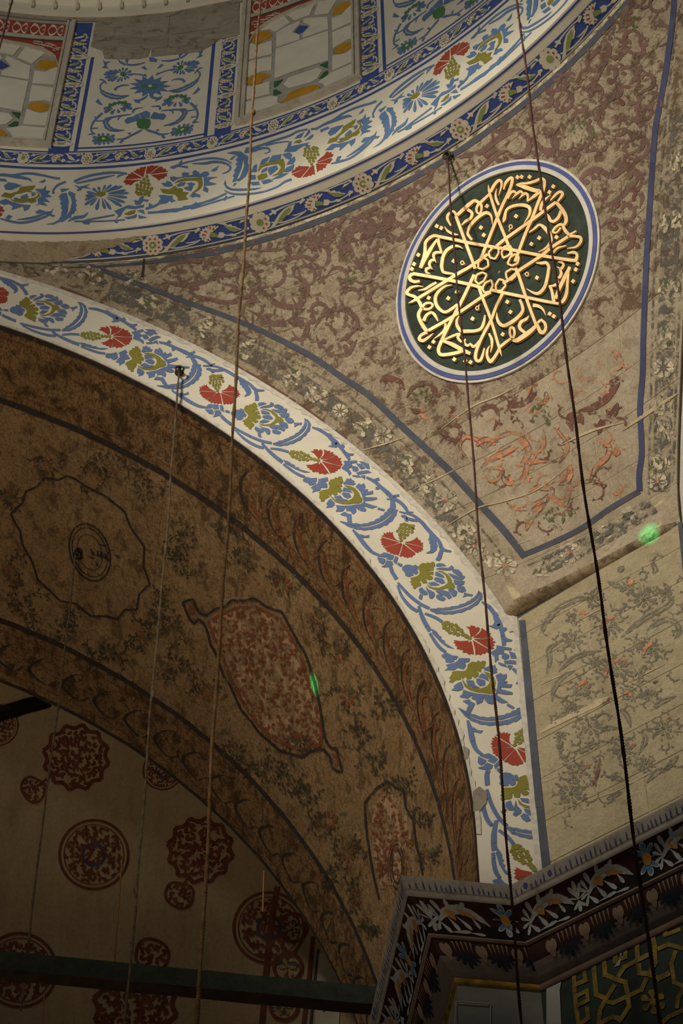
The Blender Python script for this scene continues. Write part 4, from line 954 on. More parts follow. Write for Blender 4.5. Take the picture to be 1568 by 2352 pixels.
for z, t in ((M1, '600,975 670,1005 1385,662 1290,997 1335,1115 312,1425 245,1568 212,1645 862,1520'), (M2, '430,210 495,205 620,205 990,355 930,445 408,820 770,1160 648,1255 1040,1148 1370,1565 1342,1655'), (M4, '272,592 320,750 200,1100 735,215 1300,270 935,778 1000,820'), (M3, '780,535 915,435 475,530 1160,855 548,1215 485,1300 875,1490 1130,1535 1045,1515')):
    for p in z(t): solid([(p[0]-.8, p[1]-5.6), (p[0]+5.4, p[1]-1.4), (p[0]+.8, p[1]+5.6), (p[0]-5.4, p[1]+1.4)], 'letter_dot')
for z, c, tl in ((M1, '1000,1550', '1050,1570'), (M2, '325,985', '292,1060'), (M4, '580,160', '530,155'), (M3, '1235,690', '1275,625')):
    c = z(c)[0]; stroke([(c[0]+3.6*math.cos(t), c[1]+4.2*math.sin(t)) for t in np.linspace(0, 2*math.pi, 9)], 16, 3, 'letter_ring'); stroke([(c[0]+.5*(z(tl)[0][0]-c[0]), c[1]+.5*(z(tl)[0][1]-c[1])), z(tl)[0]], [20, 4], 3, 'letter_ring')
# eight interlaced cells around the centre
_cc = np.array([1146.5, 621.5]); _B = 230*_v @ np.diag(1/np.sqrt(_w))
for k in range(8):
    a = math.pi*k/4+.2
    def cell(r, t): return tuple(_cc+_B @ np.array([r*math.cos(t), r*math.sin(t)]))
    hexa = [cell(.105, a), cell(.15, a+.30), cell(.205, a+.24), cell(.225, a), cell(.205, a-.24), cell(.15, a-.30), cell(.105, a)]
    for i in range(6): stroke([hexa[i], hexa[i+1]], 30, 2, 'star_cell')

# ------------------------------------------------------------------ faded painting on the pendentive
def inside(p, poly):
    r = False; j = len(poly)-1
    for i in range(len(poly)):
        if (poly[i][1] > p[1]) != (poly[j][1] > p[1]) and p[0] < (poly[j][0]-poly[i][0])*(p[1]-poly[i][1])/(poly[j][1]-poly[i][1])+poly[i][0]: r = not r
        j = i
    return r

ZR4 = Z(0, 560, 2.0); ZR5 = Z(784, 860, 2.0); ZR2 = Z(784, 0, 2.0); ZT = Z(1400, 0, 5.88); ZT2 = Z(1400, 800, 4.704)
bl = [(1549, -10), (1546, 40), (1529, 165), (1512, 260), (1504, 310), (1494, 450), (1487, 560), (1484, 620), (1478, 760), (1476, 860), (1470, 940), (1474, 1035), (1468, 1090), (1469, 1128)]
def pline(name, mat, pts, w, n=6, off=.005):
    return paint(name, mat, PEND, strip_polys(pts, w, n), wall_pend, off)
pline('painted_line', M['lineviolet'], bl, 13)
pline('painted_line', M['line'], [(1469, 1128), (1402, 1168), (1334, 1215), (1262, 1250), (1200, 1276)], 12)
pline('painted_line', M['line'], [(1205, 1280), (1160, 1222), (1109, 1166), (1034, 1083), (934, 990), (849, 910), (784, 866), (700, 810), (565, 745), (400, 684), (250, 627), (205, 612)], [16, 17, 16, 16, 15, 14, 14, 13, 12, 11, 10, 4], 8)
def ring_line(name, mat, za, zb, off, s0, s1=1.0, n=120, wob=.003, seed=1):
    q = random.Random(seed); v = []
    for k in range(n):
        t = s0+(s1-s0)*k/(n-1); f = min(1, .12+6*(t-s0)); j = q.uniform(-wob, wob)
        v += [pend(za+j, t, -off), pend(za+(zb-za)*f+j+q.uniform(-wob, wob)*.4, t, -off)]
    mesh_obj(name, v, grid_faces(n, 2), mat, wall_pend)
# pale strip, then the slate line that follows the rosette border
ring_line('pale_strip', M['cream_worn'], Z0-.004, Z0-.040, .005, .10, 1, seed=3)
ring_line('painted_line', M['line'], Z0-.046, Z0-.105, .006, .10, 1, seed=4)
# border strips: dark leaf lines on both sides of the arch border
pline('painted_line', M['greyblue'], [(330, 668), (500, 742), (640, 812), (760, 880), (860, 958), (960, 1050), (1060, 1160), (1150, 1270)], 6, 8)
pline('painted_line', M['brownred'], [(140, 660), (280, 716), (420, 780), (560, 850), (690, 930), (800, 1015), (910, 1115), (1000, 1215), (1080, 1315), (1130, 1385)], 5, 8)
pline('painted_line', M['greyblue'], [(1212, 1300), (1300, 1262), (1400, 1208), (1486, 1150), (1490, 1120), (1492, 1000), (1496, 860), (1502, 640), (1516, 440), (1536, 200), (1560, 20)], 5, 8)
pline('painted_line', M['greyblue'], [(1545, 1110), (1550, 960), (1556, 800), (1564, 600)], 6, 8)
# heavy brown-violet scrolls of the upper field
SCR = [
 (ZR4, '720,140 780,100 860,80 950,85 1020,110 1000,150 920,180 850,190 780,180 730,150', 22), (ZR4, '860,190 900,240 980,260 1060,270 1110,240 1080,200 1010,180', 20), (ZR4, '1180,180 1220,230 1280,280 1360,290 1400,250 1410,200 1380,160 1320,150', 26),
 (ZR4, '1130,300 1190,330 1240,360 1300,370 1350,350 1410,360 1400,420 1370,440 1340,400', 24), (ZR4, '1270,120 1310,80 1380,60 1440,80 1470,130 1440,160', 20), (ZR4, '1440,400 1480,330 1540,300 1600,310 1640,360 1600,420 1560,450', 26), (ZR4, '1450,420 1480,480 1540,520 1600,500 1640,440', 24),
 (ZR4, '700,100 800,60 900,40 1010,20 1110,0', 16), (ZR4, '1110,80 1160,120 1190,180 1150,230 1110,260', 22),
 (Z6, '0,900 120,900 240,900 370,890 450,830 560,780 690,780 800,800 900,770 980,720 1010,650 960,620 880,660 800,750', 42), (Z6, '1040,900 1040,800 1070,720 1130,660 1230,620 1310,640 1290,720 1240,790 1250,880', 48), (Z6, '1110,620 1200,560 1290,510 1380,470 1470,460', 46), (Z6, '1290,790 1360,720 1420,650 1470,560 1480,480', 46), (Z6, '620,860 700,830 790,840 880,860 870,820', 40), (Z6, '1150,740 1170,800 1220,790', 34),
 (ZR2, '0,1130 60,1060 110,1000 170,980 220,1010 200,1070 140,1100 100,1160', 26), (ZR2, '190,950 250,900 330,880 400,830 420,780 480,740', 24), (ZR2, '270,1000 320,960 380,980 370,1040 300,1060 270,1020', 22), (ZR2, '0,1060 30,1120 60,1190 110,1230 160,1200 150,1130', 24), (ZR2, '210,1060 260,1100 300,1080 370,1040 430,1000', 24),
 (ZR2, '480,740 560,720 640,700 720,640 800,600 860,640 850,700 790,720 760,690', 26), (ZR2, '960,480 980,420 1030,410 1060,450 1040,500 990,510 970,470', 20), (ZR2, '860,560 900,500 960,480 960,400 1000,350 1080,370 1100,330', 24), (ZR2, '1100,470 1150,430 1160,380 1200,300 1230,230 1210,180 1280,140', 26), (ZR2, '1080,590 1110,540 1180,500 1240,460 1270,400 1260,330 1300,300', 24), (ZR2, '1310,160 1290,110 1300,60 1350,30 1400,40', 22),
 (ZT, '0,420 150,560 250,560 240,650 110,800 90,960 110,1100 150,1220 120,1310 0,1380', 70), (ZT, '170,420 160,260 240,110 350,90', 60), (ZT, '440,870 400,960 350,1080 250,1180', 70), (ZT, '300,1200 410,1220 440,1290 380,1420 420,1560 530,1590 560,1460 510,1310', 56), (ZT, '20,1700 140,1620 270,1590 390,1660 450,1790 440,1980 330,2060 190,2100', 66), (ZT, '0,1780 80,1890 200,1910 320,1860 330,1750', 60), (ZT, '160,1830 240,1740', 50), (ZT, '440,440 420,560 460,680 430,800', 60), (ZT, '100,2250 250,2220 360,2300', 60),
 (ZR2, '1080,860 1120,800 1180,780 1240,810 1310,770 1360,810 1340,870', 26), (ZR2, '1180,900 1230,940 1290,900 1330,860 1380,900 1370,960', 24), (ZR2, '1180,690 1100,700 1060,760 1000,740 960,700', 24), (ZR2, '620,800 680,740 740,700 800,720', 20),
 (ZR2, '1020,720 1080,700 1130,660 1150,600 1120,560', 24), (ZR2, '1180,1060 1240,1010 1300,1030 1340,1080 1320,1140 1260,1160', 22), (ZR2, '880,640 930,690 1000,690', 26), (ZR2, '1100,280 1160,250 1200,200', 24), (ZR2, '1330,560 1400,520 1420,470', 20),
]
for z, t, w in SCR:
    paint('painted_scroll', M['violet'], PEND, strip_polys(z(t), w/z.s*1.05, 6, True), wall_pend, .0045)
# spiral tendrils that fill the field between them
rr = random.Random(21)
FIELD = [(330, 625), (560, 575), (780, 500), (1010, 375), (1240, 215), (1400, 40), (1440, 0), (1535, 0), (1490, 330), (1470, 600), (1465, 760), (1380, 800), (1390, 560), (1330, 400), (1240, 350), (1130, 365), (1020, 430), (930, 560), (895, 680), (930, 800), (1000, 900), (860, 880), (700, 790), (520, 705)]
_pts = []
for _ in range(4000):
    p = (rr.uniform(330, 1520), rr.uniform(0, 900))
    if inside(p, FIELD) and all((p[0]-a)**2+(p[1]-b)**2 > 46**2 for a, b in _pts): _pts.append(p)
    if len(_pts) >= 50: break
for p in _pts:
    R_ = rr.uniform(17, 30); a = rr.uniform(0, 6.28); sg = rr.choice((-1, 1)); n_ = rr.choice((7, 8, 9))
    st = [(p[0]+R_*(1.35-.13*k)*math.cos(a+sg*k*.72), p[1]+R_*(1.35-.13*k)*math.sin(a+sg*k*.72)) for k in range(n_)]
    pg = strip_polys(st, [3, 9, 10, 8, 4], 4)
    for k in range(1, n_-1, 2):
        d_ = np.array(st[k])-np.array(p); d_ /= np.linalg.norm(d_); pg.append(petal(st[k], np.array(st[k])+d_*rr.uniform(8, 15)+np.array([-d_[1], d_[0]])*6*sg, 4))
    paint('painted_tendril', M['violet'], PEND, pg, wall_pend, .0042)
# leafy offshoots along the scrolls
rr = random.Random(11)
for z, t, w in SCR[::1]:
    S = np.array(smooth(z(t), 4)); T = np.gradient(S, axis=0); T /= np.linalg.norm(T, axis=1)[:, None]+1e-9
    pg = []
    for i in range(2, len(S)-2, 3):
        sd = rr.choice((-1, 1)); n_ = np.array([-T[i][1], T[i][0]])*sd; l = rr.uniform(12, 26)
        b = S[i]; pg.append(petal(b, b+n_*l+T[i]*rr.uniform(4, 14), rr.uniform(3.5, 7)))
    paint('painted_leaf', M['violet'] if rr.random() < .7 else M['brownred'], PEND, pg, wall_pend, .005)
# orange dragon-like scrolls of the lower field
OR = [
 (ZR5, '440,250 490,230 540,240 545,280 500,300 450,270', 14, 'brownred'), (ZR5, '560,380 545,330 570,290 620,300 660,330 720,290 790,270 840,290 830,330', 13, 'orange'), (ZR5, '640,430 690,390 750,360 800,330 830,300 860,350 840,400 800,440', 22, 'orange'), (ZR5, '650,450 690,430 740,440 720,480 680,490 650,450', 12, 'orange'), (ZR5, '740,440 750,490 800,500 840,470 860,410 910,400 990,400', 18, 'orange'), (ZR5, '880,390 900,360 930,330 930,250', 12, 'orange'), (ZR5, '1000,410 1040,340 1010,280 970,240', 12, 'orange'),
 (ZR5, '860,540 900,520 960,520 1010,480 1050,430 1040,490 990,510', 20, 'orange'), (ZR5, '760,590 800,620 860,610 930,580 960,560 1020,600 1040,560 1060,510 1150,490 1220,510', 17, 'orange'), (ZR5, '850,720 870,660 900,620 940,590', 26, 'orange'), (ZR5, '940,590 970,540 960,520', 14, 'orange'), (ZR5, '1140,500 1170,430 1220,380 1230,330 1200,330', 18, 'orange'), (ZR5, '700,260 720,200 700,150 640,160 620,200', 14, 'brownred'), (ZR5, '780,210 800,150 860,120 890,60 870,20', 20, 'brownred'), (ZR5, '760,80 800,90 790,130 750,180', 14, 'brownred'), (ZR5, '1090,170 1160,150 1220,110 1260,50 1280,10', 22, 'brownred'), (ZR5, '1060,260 1050,200 1090,190 1110,230', 24, 'brownred'), (ZR5, '1180,280 1200,220 1250,180 1270,130', 22, 'brownred'),
 (ZR5, '300,110 330,60 400,40 430,80 400,150 340,170 300,140', 16, 'brownred'), (ZR5, '420,120 470,80 520,60 540,130 500,180', 18, 'brownred'), (ZR5, '180,60 200,20 260,30 290,70', 18, 'brownred'), (ZR5, '940,80 940,120 900,140', 16, 'orange'), (ZR5, '620,330 660,300 720,310', 16, 'orange'), (ZR5, '1240,360 1270,350 1260,320', 10, 'orange'),
 (ZT2, '0,80 60,60 120,140 100,200 40,250', 50, 'orange'), (ZT2, '0,400 60,350 110,310', 50, 'brownred'), (ZT2, '0,760 40,690 70,620', 60, 'brownred'), (ZT2, '30,1150 80,1090 100,1130 60,1170', 24, 'orange'),
]
for z, t, w, c in OR:
    paint('painted_scroll', M[c], PEND, strip_polys(z(t), w/z.s*1.25, 6, True), wall_pend, .0045)
    L_, R__ = band(z(t), w/z.s*1.3, 6, True)
    ol = []
    for E_ in (L_, R__):
        for i in range(len(E_)-1): ol += strip_polys([tuple(E_[i]), tuple(E_[i+1])], 1.5, 1)
    paint('scroll_outline', M['brownred'], PEND, ol, wall_pend, .0058)
    S = np.array(smooth(z(t), 4)); T = np.gradient(S, axis=0); T /= np.linalg.norm(T, axis=1)[:, None]+1e-9
    pg = []
    for i in range(2, len(S)-2, 4):
        sd = rr.choice((-1, 1)); n_ = np.array([-T[i][1], T[i][0]])*sd; l = rr.uniform(8, 18)
        pg.append(petal(S[i], S[i]+n_*l+T[i]*rr.uniform(2, 8), rr.uniform(2.5, 4.5)))
    paint('painted_leaf', M[c], PEND, pg, wall_pend, .005)
# sage leaf clusters
def cluster(surf, parent, c, r, n, mat, seed, ang=None, off=.005, size=1.0, name='painted_leaf'):
    q = random.Random(seed); pg = []
    for i in range(n):
        a = q.uniform(0, 2*math.pi); d = r*math.sqrt(q.random()); b = np.array([c[0]+d*math.cos(a), c[1]+d*math.sin(a)*.8])
        al = (ang if ang is not None else q.uniform(0, 6.28))+q.uniform(-.6, .6); l = q.uniform(8, 18)*size
        pg.append(petal(b, b+np.array([math.cos(al), math.sin(al)])*l, q.uniform(2, 4.2)*size))
    paint(name, mat, surf, pg, parent, off)
for c, r, n in (((1245, 945), 34, 26), ((1280, 1185), 30, 22), ((958, 905), 24, 16), ((1335, 300), 28, 20), ((1062, 400), 26, 18), ((575, 640), 22, 16), ((1440, 42), 24, 14), ((805, 640), 26, 14)):
    cluster(PEND, wall_pend, c, r, n, M['sage'], int(c[0]))
# rosettes and leaf sprays in the stone borders
def flower_old(surf, parent, c, r, seed, petals=8, mats=('orange', 'greyblue', 'cream_worn'), off=.005, asp=.9, rot=0):
    c = np.array(c, float)
    P8 = [petal(c+np.array([math.cos(a), asp*math.sin(a)])*r*.25, c+np.array([math.cos(a), asp*math.sin(a)])*r, r*.28) for a in np.linspace(0, 2*math.pi, petals+1)[:-1]+seed]
    paint('faded_rosette', M[mats[2]], surf, P8, parent, off)
    o2 = []
    for p in P8: o2 += strip_polys(p+[p[0]], 1.3, 1)
    paint('rosette_outline', M[mats[1]], surf, o2, parent, off+.001)
    paint('rosette_eye', M[mats[0]], surf, [disc(c, r*.2, r*.18, 8)], parent, off+.001)
def dark_ground(surf, parent, pts, w, mat='greyblue', off=.0035):
    paint('dark_ground', M[mat], surf, strip_polys(pts, w, 8), parent, off)
dark_ground(PEND, wall_pend, [(250, 665), (400, 728), (540, 795), (660, 862), (760, 930), (860, 1010), (950, 1100), (1040, 1205), (1110, 1300), (1150, 1362)], 44, 'greyblue')
dark_ground(PEND, wall_pend, [(1250, 1300), (1330, 1262), (1420, 1212), (1500, 1160)], 40, 'greyblue')
dark_ground(PEND, wall_pend, [(1518, 1130), (1522, 1000), (1526, 860), (1534, 680), (1544, 470), (1560, 250)], 42, 'greyblue')
for c, r in (((1023, 1150), 30), ((1160, 1300), 28), ((1310, 1270), 27), ((880, 1000), 22), ((1510, 1107), 24), ((1524, 845), 26), ((780, 945), 20), ((1090, 1255), 24)):
    flower_old(PEND, wall_pend, c, r, c[0]*.01)
for c, a in (((330, 690), .4), ((460, 750), .4), ((560, 800), .5), ((660, 860), .6), ((720, 905), .6), ((830, 975), .7), ((930, 1060), .75), ((980, 1110), .8), ((1065, 1215), .9), ((1110, 1280), .9), ((1240, 1310), -.5), ((1380, 1230), -.5), ((1440, 1190), -.5), ((1515, 1060), 1.5), ((1520, 980), 1.5), ((1525, 920), 1.5), ((1530, 770), 1.5), ((1536, 640), 1.5), ((1542, 500), 1.6), ((1550, 360), 1.6), ((300, 640), .3), ((200, 630), .2), ((120, 610), .1), ((40, 590), .1)):
    cluster(PEND, wall_pend, c, 24, 15, M['cream_worn'], int(c[0]+c[1]), a, .0055, 1.25, 'faded_leaf')
    cluster(PEND, wall_pend, c, 26, 9, M['sage'], int(c[0]*2+c[1]), a, .006, .9)
for c in ((200, 640), (90, 600), (150, 590), (260, 560), (40, 580), (300, 650), (400, 705)):
    cluster(PEND, wall_pend, c, 40, 26, M['greyblue'], int(c[0]*3), .3, .005, 1.0, 'faded_leaf')
# pale smears of repair mortar along some joints
for t, w in (((ZR5, '480,700 560,650 640,610 760,580 900,530 1060,410'), 5), ((ZR5, '460,250 600,150 720,100 800,60'), 6), ((ZR5, '1290,260 1390,190 1480,130 1560,80'), 16), ((ZR5, '1000,330 1150,260 1300,220'), 8), ((ZR5, '330,530 440,480 520,440'), 5), ((ZR5, '810,780 870,760'), 5), ((ZR5, '100,350 200,320 290,290'), 5)):
    paint('repair_mortar', M['mortar'], PEND, strip_polys(t[0](t[1]), [1, w*.5, w*.7, w*.4, 1], 6), wall_pend, .0062)
paint('dark_stain', M['darkline'], PEND, strip_polys([(331, 596), (330, 612), (328, 628), (326, 638)], [4, 5, 6, 9], 4), wall_pend, .006)
paint('brown_stain', M['brownred'], PEND, [disc((1322, 1037), 9, 12), disc((1516, 148), 8, 10), disc((1298, 620), 5, 9), disc((1090, 480), 6, 4), disc((835, 545), 7, 9)], wall_pend, .006)
# small worn tendrils of the lower field
def tendrils(surf, parent, poly, count, gap, R_a, R_b, w, mats, seed, off, name='painted_tendril'):
    q = random.Random(seed); pts = []; xs_ = [p[0] for p in poly]; ys_ = [p[1] for p in poly]
    for _ in range(4000):
        p = (q.uniform(min(xs_), max(xs_)), q.uniform(min(ys_), max(ys_)))
        if inside(p, poly) and all((p[0]-a)**2+(p[1]-b)**2 > gap**2 for a, b in pts): pts.append(p)
        if len(pts) >= count: break
    for p in pts:
        R_ = q.uniform(R_a, R_b); a = q.uniform(0, 6.28); sg = q.choice((-1, 1)); n_ = q.choice((6, 7, 8))
        st = [(p[0]+R_*(1.5-.16*k)*math.cos(a+sg*k*.6), p[1]+R_*(1.5-.16*k)*.85*math.sin(a+sg*k*.6)) for k in range(n_)]
        pg = strip_polys(st, [1.2, w, w*1.1, w*.8, 1.2], 4)
        for k in range(0, n_-1):
            d_ = np.array(st[k])-np.array(p); d_ /= np.linalg.norm(d_); pg.append(petal(st[k], np.array(st[k])+d_*q.uniform(5, 10)*(1 if k % 2 else -.6)+np.array([-d_[1], d_[0]])*5*sg, w*.55))
        paint(name, M[q.choice(mats)], surf, pg, parent, off)
tendrils(PEND, wall_pend, [(960, 930), (1100, 900), (1250, 870), (1440, 800), (1455, 1100), (1220, 1240), (1130, 1130)], 34, 42, 12, 22, 5, ('orange', 'orange', 'brownred'), 31, .0042)
tendrils(PIER, wall_pier, [(1255, 1440), (1540, 1270), (1568, 1290), (1568, 1760), (1300, 1890), (1268, 1780)], 60, 34, 10, 18, 4.5, ('greypier',), 32, .0036, 'faded_tendril')

# ------------------------------------------------------------------ faded flowers on the canted pier wall
ZI = Z(1240, 1250, 3.92)
def pz_(name, mat, polys, off=.004): paint(name, mat, PIER, polys, wall_pier, off)
pz_('painted_line', M['line'], strip_polys([(1199, 1425), (1212, 1560), (1229, 1750), (1250, 1945), (1258, 2010)], [14, 16, 18, 19, 19], 6))
pz_('painted_line', M['line'], strip_polys([(1186, 1418), (1300, 1350), (1430, 1274), (1554, 1202)], 7, 6))
pz_('painted_line', M['line'], strip_polys([(1562, 1200), (1572, 1300), (1590, 1500)], 10, 6))
LEAVES = ['30,790 60,700 160,590 260,530 370,490 430,500', '430,490 490,440 530,370', '60,1170 90,1050 80,950 180,880', '170,1150 280,1050 400,990 560,960', '110,1420 130,1300 220,1190 330,1140', '130,1590 200,1540 300,1490 430,1450', '730,840 850,740 960,660 1080,600 1180,520 1150,400 1110,350', '960,780 1040,720 1150,680 1230,720 1250,800 1210,850', '540,1700 600,1660 720,1660', '1000,1500 1100,1420 1230,1370', '150,1800 190,1850 170,1700', '170,1880 250,1960', '640,2090 760,2130', '960,2150 1060,2050 1150,2030', '300,1880 400,1850 540,1780', '600,2300 740,2230', '610,340 680,370 740,380', '700,250 760,200', '1000,170 1040,230 1010,270', '880,1250 930,1130 960,1090', '900,1880 950,1760 920,1690', '190,2180 215,2290 260,2330', '820,1650 780,1540 720,1500', '1250,1900 1180,1980 1100,2060']
for i, t in enumerate(LEAVES):
    L = len(t.split()); pz_('faded_leaf', M['greypier'], serrate(ZI(t), [2]+[7.5]*max(2, L-2)+[1.5], 11, .2, 8))
def old_flower(c, r, seed, n=9):
    c = np.array(ZI([c])[0]); r = r/3.92; q = random.Random(seed)
    pg = [petal(c+np.array([math.cos(a), math.sin(a)])*r*.22, c+np.array([math.cos(a), .85*math.sin(a)])*r*q.uniform(.8, 1.15), r*.19) for a in np.linspace(0, 6.283, n+1)[:-1]+q.random()]
    pg += [petal(c+np.array([math.cos(a), math.sin(a)])*r*.9, c+np.array([math.cos(a), .85*math.sin(a)])*r*1.4, r*.13) for a in np.linspace(0, 6.283, n+1)[:-1]+.3]
    pz_('faded_flower', M['greypier'], pg)
    cluster(PIER, wall_pier, tuple(c), r*1.7, 12, M['greypier'], seed+50, None, .0038, .75, 'faded_leaf')
    pz_('flower_eye', M['sage'], [disc(c, r*.2, r*.17, 8)], .005)
for k, (c, r) in enumerate((((300, 870), 90), ((930, 500), 100), ((690, 1120), 115), ((880, 900), 60), ((500, 1070), 65), ((970, 1350), 60), ((450, 1640), 100), ((1110, 1660), 95), ((330, 2050), 95), ((740, 1850), 100), ((280, 2250), 110), ((950, 1980), 70), ((370, 1300), 95), ((620, 740), 100), ((1000, 940), 80), ((180, 1740), 45), ((1130, 440), 60), ((480, 480), 55), ((330, 680), 50), ((800, 1340), 55), ((260, 1480), 55), ((800, 380), 60))): old_flower(c, r, k)
for t, w in (('320,1310 380,1250 430,1240 435,1310', 30), ('535,780 580,720 640,670 720,670', 28), ('600,1195 610,1120 680,1060 770,1040 772,1105', 32), ('780,410 800,370 850,325', 40), ('335,630 400,610 390,660', 36), ('935,1000 950,940 1035,878', 32), ('755,1350 800,1335 830,1385', 30), ('1100,1625 1170,1570 1225,1555 1222,1640', 36), ('375,2110 380,2030 470,1980', 40), ('810,1800 850,1820', 40)):
    pz_('faded_orange_petal', M['orange'], strip_polys(ZI(t), w/3.92, 5, True), .0055)
paint('brown_stain', M['brownred'], PIER, P_(ZI, '500,1460 560,1410 640,1370 660,1390 600,1440 520,1480', '470,2150 490,1980 540,1920 560,1990 520,2120 500,2240', '1010,1245 1060,1225 1070,1240 1030,1260'), wall_pier, .006)
pz_('repair_mortar', M['mortar'], strip_polys(ZI('0,1700 150,1610 300,1540 500,1440 640,1380'), [4, 14, 12, 16, 6], 6), .0035)
for t in ('0,1270 200,1180 420,1090', '800,1250 950,1170 1130,1080', '20,2150 200,2080', '480,2300 700,2220 900,2110 1100,2010', '60,620 200,560 330,500', '300,720 420,650 560,580'):
    pz_('repair_mortar', M['mortar'], strip_polys(ZI(t), [1, 8/3.92, 10/3.92, 1], 6), .0035)

# ------------------------------------------------------------------ painting on the arch soffit
def soff_line(name, y0, y1, mat, off=-.004, t0=-.12, t1=1.0, n=90, wob=.004, seed=1):
    q = random.Random(seed); v = []
    for t in np.linspace(t0, t1, n):
        j = q.uniform(-wob, wob); v += [soff(t, y0+j, off), soff(t, y1+j+q.uniform(-wob, wob)*.5, off)]
    return mesh_obj(name, v, grid_faces(n, 2), mat, ceiling)
soff_line('painted_line', D1-.028, D1+.028, M['darkline'], seed=1)
soff_line('painted_line', D2-.028, D2+.028, M['darkline'], seed=2)
soff_line('painted_line', .0, .045, M['darkline'], seed=3)
soff_line('painted_line', DEP-.045, DEP-.01, M['darkline'], seed=4)
for y in (.09, .56, D2+.10, DEP-.14): soff_line('painted_line', y, y+.012, M['rust'], seed=int(y*100), wob=.006)
def sp(name, mat, polys, off=.0045): return paint(name, mat, SOF, polys, ceiling, off)
med1 = [(25, 1180), (52, 1155), (60, 1128), (85, 1118), (102, 1097), (135, 1102), (155, 1092), (175, 1100), (195, 1115), (245, 1140), (287, 1175), (300, 1210), (332, 1255), (330, 1300), (345, 1340), (320, 1365), (315, 1400), (287, 1400), (270, 1422), (245, 1415), (210, 1415), (172, 1385), (140, 1380), (87, 1330), (75, 1290), (52, 1250), (47, 1220), (25, 1180)]
def outline(pts, w, n=2):
    out = []
    for a, b in zip(pts[:-1], pts[1:]): out += strip_polys([a, b], w, n)
    return out
sp('medallion_outline', M['darkline'], outline(med1, 5))
for s, w in ((1.0, 4), (.86, 2.5), (.62, 2)): sp('medallion_ring', M['darkline'], outline([(207+s*(58*math.cos(t)*.80-58*math.sin(t)*.55*.3), 1268+s*(58*math.sin(t)*1.02+46*math.cos(t)*.62)) for t in np.linspace(0, 6.2832, 33)], w, 1))
cluster(SOF, ceiling, (230, 1275), 34, 14, M['darkline'], 5, .8, .0045, 1.0, 'dark_floral')
in3_ = Z(700, 1400, 1.8065)('275,830 345,760 400,790 420,850 440,920 450,1000 460,1080 320,1160 295,1080 280,950')
ZS = Z(420, 1340, 3.92)
M['darkfloral'] = worn('worn_dark_floral', (.062, .052, .036, 1), .42, .56, 18)
top2 = ZS('0,170 50,150 100,140 115,200 160,270 210,290 250,260 300,225 380,210 440,150 500,150 560,155 640,130 690,160 750,205 820,235 890,250 930,320 990,430 1050,540 1100,620 1130,700 1160,800 1190,900 1230,1080 1260,1250 1280,1380 1310,1450 1360,1490 1385,1475 1400,1560 1440,1690')
bot2 = ZS('0,170 60,310 100,360 150,320 200,370 230,450 250,540 300,630 330,720 370,830 430,920 480,1030 530,1140 620,1240 680,1330 760,1400 870,1500 960,1530 1080,1560 1150,1510 1270,1490 1330,1560 1350,1660 1400,1690 1440,1690')
sp('medallion_outline', M['darkline'], outline(top2, 6)); sp('medallion_outline', M['darkline'], outline(bot2, 6))
inner2 = ZS('230,350 330,290 480,220 650,205 760,260 870,320 950,430 1020,540 1080,700 1120,850 1180,1050 1220,1200 1250,1330 1240,1450 1080,1490 960,1460 800,1380 680,1260 580,1130 500,990 420,830 370,680 330,560 280,480')
sp('medallion_rim', M['rust'], outline(inner2+[inner2[0]], 8))
def arabesque(surf, parent, poly, step, mat, seed, off=.0045, w=3.5, name='painted_arabesque', lim=400):
    q = random.Random(seed); xs_ = [p[0] for p in poly]; ys_ = [p[1] for p in poly]; n = 0
    x = min(xs_)
    pgs = []
    while x < max(xs_):
        y = min(ys_)
        while y < max(ys_):
            c = (x+q.uniform(-.3, .3)*step, y+q.uniform(-.3, .3)*step)
            if inside(c, poly):
                a = q.uniform(0, 6.28); r = step*q.uniform(.38, .62); sg = q.choice((-1, 1))
                pts = [(c[0]+r*(1-k*.13)*math.cos(a+sg*k*.8), c[1]+r*(1-k*.13)*math.sin(a+sg*k*.8)) for k in range(6)]
                pts = [p for p in pts if inside(p, poly)]
                if len(pts) > 2: pgs += strip_polys(pts, [w*.4, w*q.uniform(.8, 1.6), w, w*.4], 2)
                e = np.array(c)+np.array([math.cos(a+2), math.sin(a+2)])*r
                if inside(tuple(e), poly): pgs.append(petal(c, e, w*.9))
            y += step
        x += step
    paint(name, mat, surf, pgs, parent, off)
M['blush'] = worn('faded_blush_ground', (.42, .27, .155, 1), .40, .56, 9)
def cells(poly, st):
    out = []; xs_ = np.arange(min(p[0] for p in poly), max(p[0] for p in poly), st); ys_ = np.arange(min(p[1] for p in poly), max(p[1] for p in poly), st)
    for x in xs_:
        for y in ys_:
            if inside((x, y), poly): out.append([(x-st/2, y-st/2), (x+st/2, y-st/2), (x+st/2, y+st/2), (x-st/2, y+st/2)])
    return out
sp('medallion_ground', M['blush'], cells(inner2, 9), .0030)
sp('medallion_ground', M['blush'], cells(in3_, 8), .0030)
arabesque(SOF, ceiling, inner2, 17, M['rust'], 4, .0048, 5.5)
sp('medallion_tip', M['rust'], P_(ZS, '25,200 85,190 110,265 70,290', '1340,1530 1390,1520 1420,1630 1360,1640'))
ZV = Z(700, 1400, 1.8065)
sp('medallion_outline', M['darkline'], outline(ZV('310,1200 290,1120 270,1010 255,900 250,800 300,740 345,710 380,740 410,745 420,820 450,870 465,980 480,1030 490,1100'), 5))
in3 = ZV('275,830 345,760 400,790 420,850 440,920 450,1000 460,1080 320,1160 295,1080 280,950')
arabesque(SOF, ceiling, in3, 15, M['rust'], 9, .0048, 5)
for s in (1, .72): sp('medallion_ring', M['darkline'], outline([(913+s*16*math.cos(t), 1990+s*52*math.sin(t)) for t in np.linspace(0, 6.2832, 25)], 3.5, 1))
